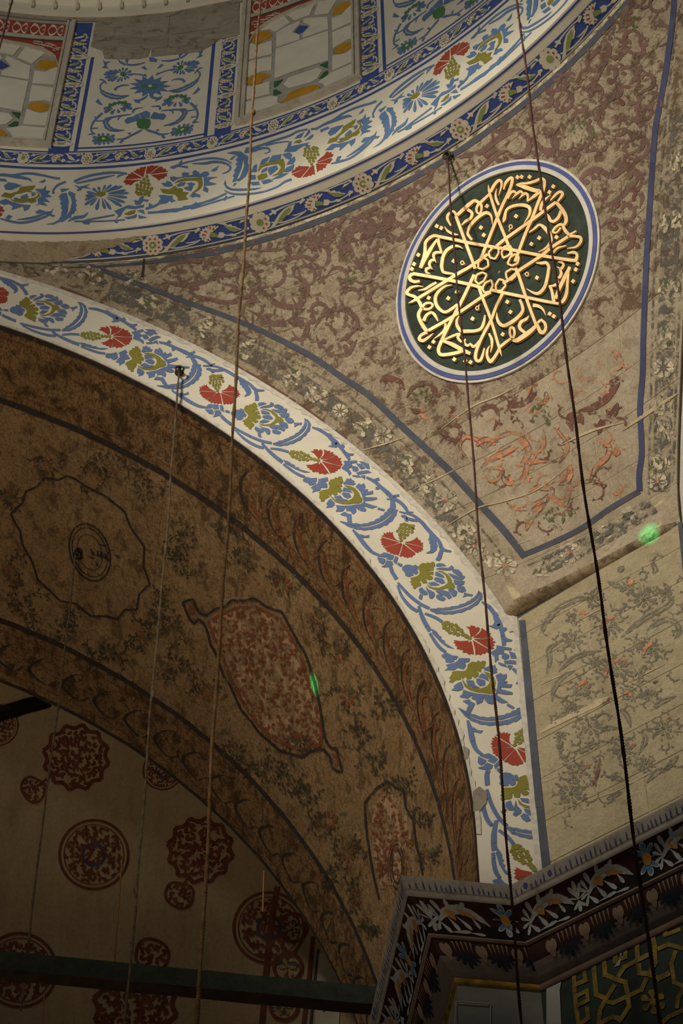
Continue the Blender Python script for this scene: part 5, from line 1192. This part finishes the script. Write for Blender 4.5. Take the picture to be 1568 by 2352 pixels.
sp('medallion_ring', M['rust'], outline([(913+21*math.cos(t), 1990+62*math.sin(t)) for t in np.linspace(0, 6.2832, 25)], 4, 1))
for c, r in (((430, 1240), 40), ((415, 1300), 30), ((520, 1200), 34), ((560, 1275), 34), ((650, 1345), 34), ((365, 1400), 34), ((405, 1525), 34), ((480, 1590), 32), ((330, 1470), 30), ((250, 1500), 34), ((395, 1450), 26), ((150, 1450), 36), ((60, 1400), 36), ((25, 1310), 26), ((18, 1140), 20), ((110, 1075), 26), ((230, 1065), 40), ((330, 1130), 34), ((545, 1725), 34), ((600, 1765), 30), ((690, 1700), 26), ((800, 1600), 34), ((835, 1690), 30), ((755, 1885), 34), ((700, 1830), 28), ((800, 1960), 30), ((865, 1755), 24), ((925, 1800), 24), ((760, 2010), 24), ((820, 2060), 28), ((650, 1790), 30), ((780, 1500), 28), ((890, 1620), 26), ((960, 1880), 20), ((980, 1960), 18), ((725, 1420), 26), ((850, 2120), 18)):
    s_ = int(c[0]+c[1]*7)
    q2 = random.Random(s_); a0 = q2.uniform(0, 6.28)
    for j in range(3):                      # curling stems with leaves around a bloom
        a = a0+j*2.1+q2.uniform(-.4, .4); sg = q2.choice((-1, 1)); R_ = r*q2.uniform(1.0, 1.6)
        st = [(c[0]+R_*(.25+.2*i)*math.cos(a+sg*.33*i), c[1]+R_*(.25+.2*i)*1.1*math.sin(a+sg*.33*i)) for i in range(6)]
        pg = strip_polys(st, [1.5, 3.2, 4.0, 3.0, 1.2], 4)
        S2 = smooth(st, 2)
        for i in range(1, len(S2)-1):
            d_ = np.array(S2[i+1])-np.array(S2[i-1]); d_ /= np.linalg.norm(d_)+1e-9; n_ = np.array([-d_[1], d_[0]])*(1 if i % 2 else -1)
            pg.append(petal(S2[i], np.array(S2[i])+n_*q2.uniform(6, 12)+d_*q2.uniform(3, 8), q2.uniform(2, 3.6)))
        sp('dark_floral', M['darkfloral'], pg, .0046)
    sp('faded_bloom', M['rust'] if s_ % 3 == 0 else M['darkfloral'], [petal0(c, (c[0]+r*.6*math.cos(a), c[1]+r*.68*math.sin(a)), r*.13) for a in np.linspace(0, 6.28, 9)[:-1]], .0044)
    cluster(SOF, ceiling, c, r*.9, 6, M['sage'], s_+1, None, .0042, 1.2, 'dark_floral')
# long red and dark leaf scrolls of the outer border near the springing
def soff_curve(name, mat, pts, w):
    S = smooth(pts, 5); v = []
    for i, (t, y) in enumerate(S):
        ww = w*(.35+.65*math.sin(math.pi*min(1, max(0, i/(len(S)-1)))))
        v += [soff(t-ww/7, y-ww*.3, -.0045), soff(t+ww/7, y+ww*.3, -.0045)]
    mesh_obj(name, v, grid_faces(len(S), 2), mat, ceiling)
q_ = random.Random(8)
for k in range(13):
    t = .0+.045*k
    soff_curve('painted_scroll', M['rust'], [(t, .14), (t+.03, .20), (t+.05, .33), (t+.03, .46), (t-.005, .50), (t-.01, .40), (t+.015, .33)], .022)
    soff_curve('painted_scroll', M['darkline'], [(t+.02, .52), (t+.05, .46), (t+.06, .30), (t+.05, .16)], .014)
    soff_curve('painted_scroll', M['rust'], [(t+.01, .14), (t+.012, .3), (t+.03, .5)], .012)
for k in range(20):
    t = .02+.048*k
    soff_curve('painted_scroll', M['darkline'], [(t, D2+.16), (t+.02, D2+.24), (t+.035, D2+.4), (t+.01, D2+.48), (t-.006, D2+.38)], .02)
# ------------------------------------------------------------------ medallions of the half dome
M['apse_red'] = flat('apse_dark_red', (.135, .042, .024, 1), .85, .25, 10)
M['apse_blue'] = flat('apse_dark_blue', (.045, .055, .085, 1), .85, .2, 10)
def apse(name, polys, mat, off=.012): return paint(name, mat, SEMI, polys, wall_apse, off)
def circ(c, r, n=40): return [(c[0]+r*math.cos(t), c[1]+r*math.sin(t)) for t in np.linspace(0, 2*math.pi, n+1)]
for c, r in (((217, 1962), 82), ((46, 2228), 88), ((-4, 1664), 48), ((620, 2130), 84), ((375, 1768), 46)):
    apse('painted_roundel', outline(circ(c, r*.965), r*.075, 1)+outline(circ(c, r*.84), r*.03, 1), M['apse_red'])
    arabesque(SEMI, wall_apse, circ(c, r*.82, 30), r*.17, M['apse_red'], int(c[0]), .012, r*.075, 'painted_arabesque')
    apse('roundel_ring', outline(circ(c, r*.31), r*.07, 1), M['apse_blue'], .014)
def cusp(c, r, n=12, d=.1, rot=0): return [(c[0]+r*(1-d+d*(1-abs(math.sin(t*n/2))))*math.cos(t+rot), c[1]+r*(1-d+d*(1-abs(math.sin(t*n/2))))*math.sin(t+rot)) for t in np.linspace(0, 2*math.pi, 12*n+1)]
for c, r, tc, tr in (((176, 1738), 82, (75, 1813), 28), ((462, 1952), 82, (413, 2056), 32), ((312, 2312), 104, (352, 2190), 38)):
    o_ = cusp(c, r*.94, 12, .13, .2)
    apse('painted_rosette', outline(o_, r*.11, 1), M['apse_red'])
    arabesque(SEMI, wall_apse, cusp(c, r*.86, 12, .1), r*.17, M['apse_red'], int(c[0]), .012, r*.085, 'painted_arabesque')
    a = math.atan2(tc[1]-c[1], tc[0]-c[0])
    drop = [(tc[0]+tr*(1-.25*math.cos(t)**3)*math.cos(t+a), tc[1]+tr*(.85+.3*math.sin(t)**2)*math.sin(t+a)) for t in np.linspace(0, 6.2832, 25)]
    apse('painted_finial', outline(drop, tr*.18, 1)+outline([tc, ((tc[0]*.5+c[0]*.5), (tc[1]*.5+c[1]*.5))], 6), M['apse_red'])
    arabesque(SEMI, wall_apse, drop, tr*.42, M['apse_red'], int(c[1]), .012, tr*.16, 'painted_arabesque')
# painted border at the right of the half dome
apse('red_border', strip_polys([(640, 2035), (622, 2150), (604, 2352)], 13, 8)+strip_polys([(722, 2150), (712, 2250), (700, 2352)], 9, 8), M['apse_red'], .014)
M['apse_tan'] = flat('apse_tan', (.30, .20, .09, 1), .85, .2, 10)
for c in ((676, 2130), (664, 2220), (655, 2310)):
    apse('border_cartouche', outline(circ(c, 32), 8, 1), M['apse_red'], .014)
    apse('border_flower', [petal(c, (c[0]+20*math.cos(a), c[1]+22*math.sin(a)), 4.5) for a in np.linspace(0, 6.28, 7)[:-1]], M['apse_tan'], .014)
    cluster(SEMI, wall_apse, c, 26, 10, M['apse_blue'], int(c[1]), None, .016, .8, 'border_leaf')
apse('blue_line', strip_polys([(734, 2180), (724, 2270), (716, 2352)], 5, 6), M['apse_blue'], .014)
M['apse_white'] = flat('apse_white', (.42, .38, .28, 1), .85, .1, 4)
apse('white_wall', strip_polys([(762, 2190), (756, 2270), (752, 2370)], 56, 8), M['apse_white'], .008)
cluster(SEMI, wall_apse, (755, 2300), 22, 14, M['apse_red'], 3, None, .016, 1, 'border_leaf')

# ------------------------------------------------------------------ pier cornice
def cor(seg, s, w, z):
    """seg 0: along the jamb (s runs away from the corner), 1: along the face, 2: along the canted wall"""
    c1 = np.array([5-1.1*w, -w, z]); c2 = np.array([XK-.64*w, -w, z])
    if seg == 0: return c1+np.array([0, 1, 0])*s
    if seg == 1: return c1+(c2-c1)*s
    return c2+np.array([1, -1, 0])/math.sqrt(2)*s
SEGN = (np.array([-1, 0, 0]), np.array([0, -1, 0]), np.array([-1, -1, 0])/math.sqrt(2))
SEGL = (3.1, 1.0, 1.75)
trim3 = empty('trim_3', (5, 0, 8.3)); tag(trim3, 'painted pier cornice with leaf bands below the arch springing', 'trim', kind='structure')
def cav(k, n, a, b, sag):
    t = k/n; w = a[0]+(b[0]-a[0])*t; z = a[1]+(b[1]-a[1])*t
    return (w-sag*math.sin(t*math.pi)*.7, z+sag*math.sin(t*math.pi)*.7)
CAV = [cav(k, 6, (.452, 8.262), (.335, 8.118), .022) for k in range(7)]
COV = [cav(k, 5, (.322, 8.104), (.235, 7.982), -.012) for k in range(6)]
def cornice_part(name, prof, mat, segs=(0, 1, 2)):
    for sg in segs:
        v = []; n = 2
        for s in ((0, SEGL[sg])): v += [cor(sg, s, w, z) for w, z in prof]
        adopt(mesh_obj(name, v, grid_faces(2, len(prof)), mat, None, len(prof) > 3), trim3)
cornice_part('top_slab', [(0, 8.43), (.47, 8.385), (.486, 8.375), (.486, 8.36), (.468, 8.302)], M['lip'])
cornice_part('fillet', [(.468, 8.302), (.462, 8.298), (.458, 8.282), (.466, 8.278), (.455, 8.266), (.452, 8.262)], M['lip'])
cornice_part('flower_cavetto', CAV[:5], M['maroon'])
cornice_part('shaded_black_cavetto', CAV[4:], M['black'])  # black paint, with the shade under the lip put into the colour
cornice_part('bead', [(.335, 8.118), (.340, 8.115), (.338, 8.107), (.322, 8.104)], M['tan'])
cornice_part('leaf_cove', COV[:4], M['maroon'])
cornice_part('pale_cove', COV[3:], M['taupe'])
cornice_part('lower_fillet', [(.235, 7.982), (.225, 7.972), (.205, 7.962), (.19, 7.958)], M['taupe'])
cornice_part('gilt_strip', [(.19, 7.958), (.20, 7.95), (.20, 7.918), (.185, 7.915)], M['gilt'], (0, 1))
cornice_part('brown_strip', [(.19, 7.958), (.20, 7.95), (.198, 7.915), (.185, 7.91)], M['wood'], (2,))
def on_prof(prof, t):
    k = t*(len(prof)-1); i = min(int(k), len(prof)-2); f = k-i
    return prof[i][0]+(prof[i+1][0]-prof[i][0])*f, prof[i][1]+(prof[i+1][1]-prof[i][1])*f
def cpaint(name, mat, sg, prof, polys, off=.003):
    """polys in (metres along, 0..1 down the profile)"""
    m = MB(); L = np.linalg.norm(cor(1, 1, .4, 0)-cor(1, 0, .4, 0))
    for pg in polys:
        q = []
        for s, t in pg:
            w, z = on_prof(prof, min(max(t, 0), 1)); q.append(cor(sg, s/L if sg == 1 else s, w+off*.7, z-off*.7))
        m.poly(q, SEGN[sg]*.7+np.array([0, 0, -.7]))
    if m.v: adopt(m.build(name, mat, None), trim3)
def scale_pts(pts, s0, sx, flip=1): return [(s0+p[0]*sx*flip, p[1]) for p in pts]
# blue dashes on the slab edge
SLAB = [(.486, 8.36), (.468, 8.302)]
rr = random.Random(2)
for sg in (0, 1, 2):
    L = (1.6, .58, 1.5)[sg]; s = .03; pg = []
    while s < L:
        h = rr.uniform(.4, .9)
        if rr.random() < .08: pg.append(disc((s, .5), .014, .3, 8))
        else: pg.append([(s-.005, .95), (s+.005, .95), (s+.004, .95-h*.6), (s, .95-h), (s-.004, .95-h*.6)])
        s += rr.uniform(.022, .04)
    cpaint('blue_dashes', worn('blue_dash_%d' % sg, (.06, .06, .17, 1), .3, .42, 30), sg, SLAB, pg, .002)
def spray(s0, d):
    """silver leaf spray with amber hearts, about .3 m long, heading in direction d"""
    f = lambda pts: [(s0+x*d, t) for x, t in pts]
    spine = [(.0, .62), (.07, .34), (.15, .26), (.22, .40), (.28, .66)]
    def leafpt(p, q_, w): return petal((p[0], p[1]*.2), (q_[0], q_[1]*.2), w)
    raw = serrate([(x, t*.2) for x, t in spine], [.006, .026, .032, .024, .004], 6, .0, 6)
    for p, q_, w in (((.04, .5), (.02, .05), .014), ((.08, .36), (.10, .0), .012), ((.14, .3), (.19, .05), .012), ((.06, .5), (.10, .86), .013), ((.11, .45), (.17, .80), .012), ((.19, .42), (.22, .75), .010), ((.0, .62), (.05, .92), .012), ((.05, .9), (.16, .86), .010), ((.15, .88), (.24, .92), .008)): raw.append(leafpt(p, q_, w))
    raw += [leafpt((.01, .55), (.01+.055*math.cos(a), .55+.4*math.sin(a)), .010) for a in (2.2, 2.9, 3.6, 4.3)]
    silver = [f([(x, t/.2) for x, t in pg]) for pg in raw]
    amber = [f([(.05, .35), (.08, .26), (.11, .36), (.10, .58), (.07, .5)]), f([(.13, .24), (.18, .30), (.23, .46), (.19, .47), (.14, .36)])]
    return silver, amber
def daisy(s0):
    blue = [petal((s0, .45), (s0+.062*math.cos(a), .45+.40*math.sin(a)), .014) for a in np.linspace(0, 6.28, 9)[:-1]]
    sil = [petal((s0, .45), (s0+.072*math.cos(a), .45+.46*math.sin(a)), .019) for a in np.linspace(0, 6.28, 9)[:-1]]
    return sil, blue, [disc((s0, .45), .026, .17, 12)]
def fan(s0):
    return [petal((s0, .6), (s0+.055*math.cos(a), .6+.5*math.sin(a)), .013) for a in np.linspace(-2.9, -.2, 5)]+[petal((s0, .62), (s0+.045*math.cos(a), .62+.3*math.sin(a)), .012) for a in (.8, 1.6, 2.4)]
for sg, items in ((1, (('f', .05), ('s', .09, 1), ('d', .47))), (2, (('s', .05, 1), ('f', .36), ('s', .42, 1), ('d', .80), ('s', .88, 1), ('f', 1.22), ('s', 1.28, 1))), (0, (('s', .03, 1), ('d', .38), ('s', .46, 1), ('f', .8), ('s', .86, 1), ('d', 1.2), ('s', 1.28, 1)))):
    for it in items:
        if it[0] == 's':
            a, b = spray(it[1], it[2]); cpaint('leaf_spray', M['silver'], sg, CAV, a); cpaint('leaf_spray_heart', M['amber'], sg, CAV, b, .0045)
        elif it[0] == 'd':
            a, b, c = daisy(it[1]); cpaint('daisy_rim', M['silver'], sg, CAV, a); cpaint('daisy', M['sky'], sg, CAV, b, .0045); cpaint('daisy_eye', M['amber'], sg, CAV, c, .006)
        else: cpaint('fan_flower', M['silver'], sg, CAV, fan(it[1]))
# acanthus and trefoil band on the lower cove
for sg, L, st in ((0, 1.7, .10), (1, .54, .06), (2, 1.6, .14)):
    s = st
    while s < L:
        cpaint('trefoil', M['tan'], sg, COV, [disc((s-.014, .34), .02, .2, 10), disc((s+.014, .34), .02, .2, 10), [(s-.026, .45), (s+.026, .45), (s+.006, .72), (s-.006, .72)]], .003)
        c = s+.105
        cpaint('tongue', M['tan'], sg, COV, [[(c+x-.006, .06), (c+x+.006, .06), (c+x*.9, .46)] for x in (-.052, -.026, 0, .026, .052)], .003)
        cpaint('acanthus_leaf', M['navy'], sg, COV, [petal((c+x*.5, .42), (c+x*1.25, .98-abs(x)*4.2), .013) for x in (-.055, -.028, 0, .028, .055)]+[[(c-.05, .45), (c+.05, .45), (c+.03, .75), (c-.03, .75)]], .004)
        s += .21
# ---- pier shaft under the cornice
for sg, mat, nm in ((0, M['taupe'], 'shaft_jamb'), (1, M['marble'], 'shaft_face'), (2, M['panelgreen'], 'shaft_panel')):
    v = [cor(sg, s, .185, z) for s in (0, SEGL[sg]) for z in (6.2, 7.93)]
    adopt(mesh_obj(nm, v, [(0, 1, 3, 2)], mat, None), trim3)
pn = SEGN[2]; PL = Plane(pn, cor(2, .5, .185, 7.6)); PF = Plane((0, -1, 0), (0, -.185, 0))
ZG = Z(1230, 2050, 4.639)
def gpaint(name, mat, polys, off=.004, depth=0.0):
    m = MB()
    for pg in polys:
        q, n = drape(PL, pg, off); m.poly(q, n, depth)
    adopt(m.build(name, mat, None), trim3)
for t, w in (('410,880 420,1060 440,1250 465,1420', 45), ('420,990 540,940 515,820', 45), ('440,1110 550,1050 560,1150 450,1210', 40), ('555,1240 565,1340 480,1401', 45), ('870,620 620,750 630,900 650,1090 740,1130', 50), ('730,720 745,880 860,930 960,960 980,1060', 50), ('860,620 850,740 960,690 960,560', 45),
             ('1080,490 1090,690', 50), ('890,890 950,800 1220,660', 45), ('1240,420 1270,560 1280,750 1220,850', 50), ('1100,780 1110,860 1200,870 1310,920 1410,870', 55), ('1180,930 1130,1040 830,1180 780,1170', 45), ('840,1000 750,1140 690,1260 680,1360', 45), ('990,1140 1000,1220 900,1370', 45), ('680,1400 830,1330 900,1350', 50),
             ('1320,600 1420,560 1568,600 1700,640', 45), ('1490,640 1450,760 1480,960 1568,1000', 45), ('1300,410 1390,370 1380,460 1530,400', 40), ('1340,1401 1420,1330 1568,1260', 45), ('1510,1220 1520,1130 1568,1050', 45), ('1430,340 1568,270 1700,200', 25)):
    P = ZG(t); o2 = []
    for a, b in zip(P[:-1], P[1:]): 
        d = np.array(b)-np.array(a); d /= np.linalg.norm(d)+1e-9
        o2 += strip_polys([tuple(np.array(a)-d*w/4.639*.42), tuple(np.array(b)+d*w/4.639*.42)], w/4.639, 1)
    gpaint('gold_letter_stroke', M['panelgold'], o2)
_c = ZG('1255,1170')[0]
gpaint('gold_flower', M['panelgold'], [petal((_c[0]+7*math.cos(a), _c[1]+7*math.sin(a)), (_c[0]+29*math.cos(a), _c[1]+29*math.sin(a)), 8.5) for a in np.linspace(0, 6.283, 7)[:-1]+.4]+[disc(_c, 9, 9, 10)])
gpaint('peeled_patch', M['plinth'], P_(ZG, '860,480 950,440 930,600 900,780 840,800 910,700 880,560', '1290,290 1400,230 1568,130 1568,200 1400,260'), .005)
gpaint('pale_edge', M['plinth'], P_(ZG, '120,950 290,895 262,1050 280,1420 120,1420'), .006)
# sunk frame on the marble face
ZF = Z(860, 1960, 4.356)
m = MB()
for a, b in (('810,1490', '1160,1512'), ('1160,1512', '1150,1900'), ('810,1490', '790,1900'), ('835,1510', '1140,1530')):
    q, n = drape(PF, strip_polys(ZF(a)+ZF(b), 2.2, 1)[0] if False else [p for pg in strip_polys(ZF(a)+ZF(b), 2.2, 1) for p in pg], .002); m.poly(q, (0, -1, 0), .006)
adopt(m.build('panel_frame', M['plinth'], None), trim3)

# ------------------------------------------------------------------ tie beam and rear bar
def at_z(px, py, z): d = ray(px, py); return CAM+d*(z-CAM[2])/d[2]
def box_between(name, a, b, up, back, mat_f, mat_u, label, cat):
    """beam: a, b top front edge; up: height downwards; back: depth"""
    a, b = np.array(a), np.array(b); d = np.array([0, 1.0, 0])*back; h = np.array([0, 0, -up])
    root = empty(name, a+h); tag(root, label, cat)
    # slightly hewn: sampled along the length
    n = 24; rows = []; q = random.Random(4)
    for k in range(n+1):
        p = a+(b-a)*k/n; j = lambda: np.array([0, q.uniform(-.003, .003), q.uniform(-.004, .004)])
        rows.append([p+j(), p+h+j(), p+h+d+j(), p+d+j()])
    v = [p for r in rows for p in r]
    f = []
    for k in range(n):
        for i in (0, 2, 3): f.append((4*k+i, 4*k+(i+1) % 4, 4*k+4+(i+1) % 4, 4*k+4+i))
    f += [(0, 1, 2, 3), (4*n, 4*n+1, 4*n+2, 4*n+3)]
    adopt(mesh_obj('beam_body', v, f, mat_f, None), root)
    adopt(mesh_obj('beam_underside', v, [(4*k+1, 4*k+2, 4*k+6, 4*k+5) for k in range(n)], mat_u, None), root)
    return root
zb = 8.85
A_, B_ = at_z(0, 2184, zb), at_z(860, 2264, zb)
dv = (B_-A_)/np.linalg.norm(B_-A_)
pl_ = Plane(np.array([dv[1], -dv[0], 0]), A_)
hgt = zb-pl_.hit(0, 2226)[0][2]
bk = at_z(0, 2252, zb-hgt)[1]-at_z(0, 2226, zb-hgt)[1]
box_between('tie_beam', A_-dv*3.4, B_+dv*.25, hgt, max(.06, bk), M['beam'], M['beam_under'], 'dark green iron tie beam crossing the arch below the half dome', 'beam')
pb = Plane((0, -1, 0), (0, 3.75, 0))
a_, b_ = pb.hit(-50, 1636)[0], pb.hit(120, 1587)[0]
box_between('tie_bar', a_, b_, .07, .12, M['black'], M['black'], 'black tie bar behind the arch at the left edge', 'beam')

# ------------------------------------------------------------------ ropes, hooks and wires
def rope(name, top, bot, r, mat, label, strands=3, pitch=.055, knots=(), wav=.004, seed=0):
    top, bot = np.array(top), np.array(bot); L = np.linalg.norm(bot-top); d = (bot-top)/L
    a = np.cross(d, [0, 1, 0]); a /= np.linalg.norm(a); b = np.cross(d, a)
    root = empty(name, bot); tag(root, label, 'rope', 'ropes hanging from the dome and arch')
    q = random.Random(seed); n = int(L/pitch*7); ph = [q.uniform(0, 6) for _ in range(4)]
    for s in range(strands):
        v = []; f = []
        for i in range(n+1):
            x = L*i/n; t = 2*math.pi*x/pitch+2*math.pi*s/strands
            sw = wav*(math.sin(x*2.1+ph[0])+.6*math.sin(x*5.3+ph[1])); sv = wav*(math.sin(x*1.7+ph[2])+.5*math.sin(x*6.1+ph[3]))
            rr_ = r*(1+.10*math.sin(x*17+ph[0])+.08*math.sin(x*41))
            c = top+d*x+a*(rr_*.42*math.cos(t)+sw)+b*(rr_*.42*math.sin(t)+sv)
            for k in range(5):
                u = 2*math.pi*k/5; v.append(c+(a*math.cos(u)+b*math.sin(u))*rr_*.56)
        for i in range(n):
            for k in range(5): f.append((5*i+k, 5*i+(k+1) % 5, 5*i+5+(k+1) % 5, 5*i+5+k))
        adopt(mesh_obj('rope_strand', v, f, mat, None, True), root)
    for kx in knots:
        c = top+d*(L*kx); v = []; f = []
        for i in range(9):
            e = -math.pi/2+math.pi*i/8
            for k in range(8):
                u = 2*math.pi*k/8; g = 1+.25*math.sin(3*u+5*e)
                v.append(c+d*math.sin(e)*r*3.4+(a*math.cos(u)+b*math.sin(u))*r*1.9*g*math.cos(e))
        f = [(8*i+k, 8*i+(k+1) % 8, 8*i+8+(k+1) % 8, 8*i+8+k) for i in range(8) for k in range(8)]
        adopt(mesh_obj('knot', v, f, mat, None, True), root)
    return root
def yp(px, py, y): return on_plane(px, py, (0, 1, 0), y)
rope('rope', yp(600, -60, -2.2), yp(446, 2420, -2.2), .0105, M['rope'], 'tan rope with a knot hanging from the dome past the amber-paned window', knots=((yp(600, -60, -2.2)[2]-yp(579, 258, -2.2)[2])/(yp(600, -60, -2.2)[2]-yp(446, 2420, -2.2)[2]),), seed=1)
rope('rope', yp(1176, -60, -3.0), yp(1527, 2420, -3.0), .0085, M['rope_dark'], 'dark rope passing in front of the roundel at the right side', seed=2)
rope('rope', yp(36, -30, -2.0), yp(-12, 150, -2.0), .008, M['rope_dark'], 'short dark length of rope at the top left corner', seed=3)
h4 = PEND.hit(1034, 366)[0]+mn*.05
rope('rope', h4, yp(1206, 2420, h4[1]), .0082, M['rope_dark'], 'brown rope hung from the hook above the roundel', seed=4)
h2 = np.array([*yp(413, 852, -.06)])
rope('rope', h2, yp(281, 2420, -.06), .0085, M['rope_grey'], 'grey-brown rope hung from the ring on the white arch band', knots=(.56,), seed=5)
h3, _n3 = SOF.hit(184, 1264); h3 = h3+_n3*.05
rope('rope', h3, yp(46, 2320, h3[1]), .0085, M['rope_grey'], 'thin rope hung from the centre of the soffit medallion', seed=6)
def iron_hook(c, n, label, r=.03):
    c = np.array(c, float); n = np.array(n, float); n /= np.linalg.norm(n)
    root = empty('hook', c); tag(root, label, 'hook', 'iron rope hooks in the masonry')
    a = np.cross(n, [0, 0, 1.0]); a /= np.linalg.norm(a); b = np.cross(a, n)
    def tube(pts, rad, name, closed=False):
        v = []; f = []; k = len(pts)
        for i, p in enumerate(pts):
            t = pts[(i+1) % k]-pts[i-1] if closed or 0 < i < k-1 else (pts[1]-pts[0] if i == 0 else pts[-1]-pts[-2])
            t = t/np.linalg.norm(t); u = np.cross(t, [.3, .9, .2]); u /= np.linalg.norm(u); w = np.cross(t, u)
            for j in range(6): v.append(p+(u*math.cos(j*math.pi/3)+w*math.sin(j*math.pi/3))*rad)
        for i in range(k if closed else k-1):
            for j in range(6): f.append((6*i+j, 6*i+(j+1) % 6, 6*((i+1) % k)+(j+1) % 6, 6*((i+1) % k)+j))
        adopt(mesh_obj(name, v, f, M['iron'], None, True), root)
    tube([c-n*.08, c-n*.03, c+n*.0], .012, 'bolt')
    tube([c+(a*math.cos(t)+b*math.sin(t)-b*.7)*r for t in np.linspace(0, 6.2832, 17)[:-1]], .0075, 'ring', True)
    pts = [c-n*.055+(a*math.cos(t)+b*math.sin(t))*.034 for t in np.linspace(0, 6.2832, 13)[:-1]]
    m = MB(); m.poly(pts, n, .012); adopt(m.build('wall_plate', M['iron'], None), root)
iron_hook(yp(413, 843, -.065), (0, -1, 0), 'iron ring hook on the white arch band')
iron_hook(PEND.hit(1034, 360)[0]+mn*.06, mn, 'iron hook in the stone above the roundel')
iron_hook(h3+_n3*.02, _n3, 'iron hook at the centre of the soffit medallion')
def wire(p0, p1, r, mat, name, label, sag=0.0, bulb=False):
    p0, p1 = np.array(p0), np.array(p1); v = []; f = []; n = 24
    for i in range(n+1):
        t = i/n; c = p0+(p1-p0)*t+np.array([sag*math.sin(math.pi*t*1.5), 0, 0])
        for k in range(5): v.append(c+np.array([math.cos(k*1.2566), math.sin(k*1.2566), 0])*r*(1+(5*max(0, 1-abs(t-.97)/.03) if bulb else 0)))
    f = [(5*i+k, 5*i+(k+1) % 5, 5*i+5+(k+1) % 5, 5*i+5+k) for i in range(n) for k in range(5)]
    o = mesh_obj(name, v, f, mat, None, True); tag(o, label, 'wire', 'thin wires hanging below the half dome'); return o
wire(yp(279, 1985, 3.0), yp(262, 2215, 3.0), .007, M['wire'], 'lamp_wire', 'thin copper wire left of centre beneath the half dome')
wire(yp(606, 2000, 3.0), yp(603, 2095, 3.0), .007, M['wire'], 'lamp_wire', 'short copper wire by the right-hand round medallion')
wire(yp(101, 2285, 2.4), yp(94, 2400, 2.4), .006, M['wire'], 'lamp_wire', 'copper wire below the tie beam at the lower left')
wire(yp(307, 2040, 2.0), yp(309, 2172, 2.0), .004, M['rope_dark'], 'lamp_wire', 'curved black wire with a small plug beside the grey-brown rope', .015, True)

# ------------------------------------------------------------------ green show lights
def green(target, frm, energy, ang):
    t = np.array(target); f = np.array(frm); spot('green_light', tuple(f), tuple(t), energy, ang, 1.0, .004, GREEN)
g1 = PEND.hit(1488, 1220)[0]; green(g1+np.array([0, 0, -.02]), g1+np.array([-1.6, -2.2, -1.5]), 800, 3.4)
g2 = SOF.hit(722, 1572)[0]; green(g2, g2+np.array([-2.0, -1.9, -.1]), 1100, 2.8)
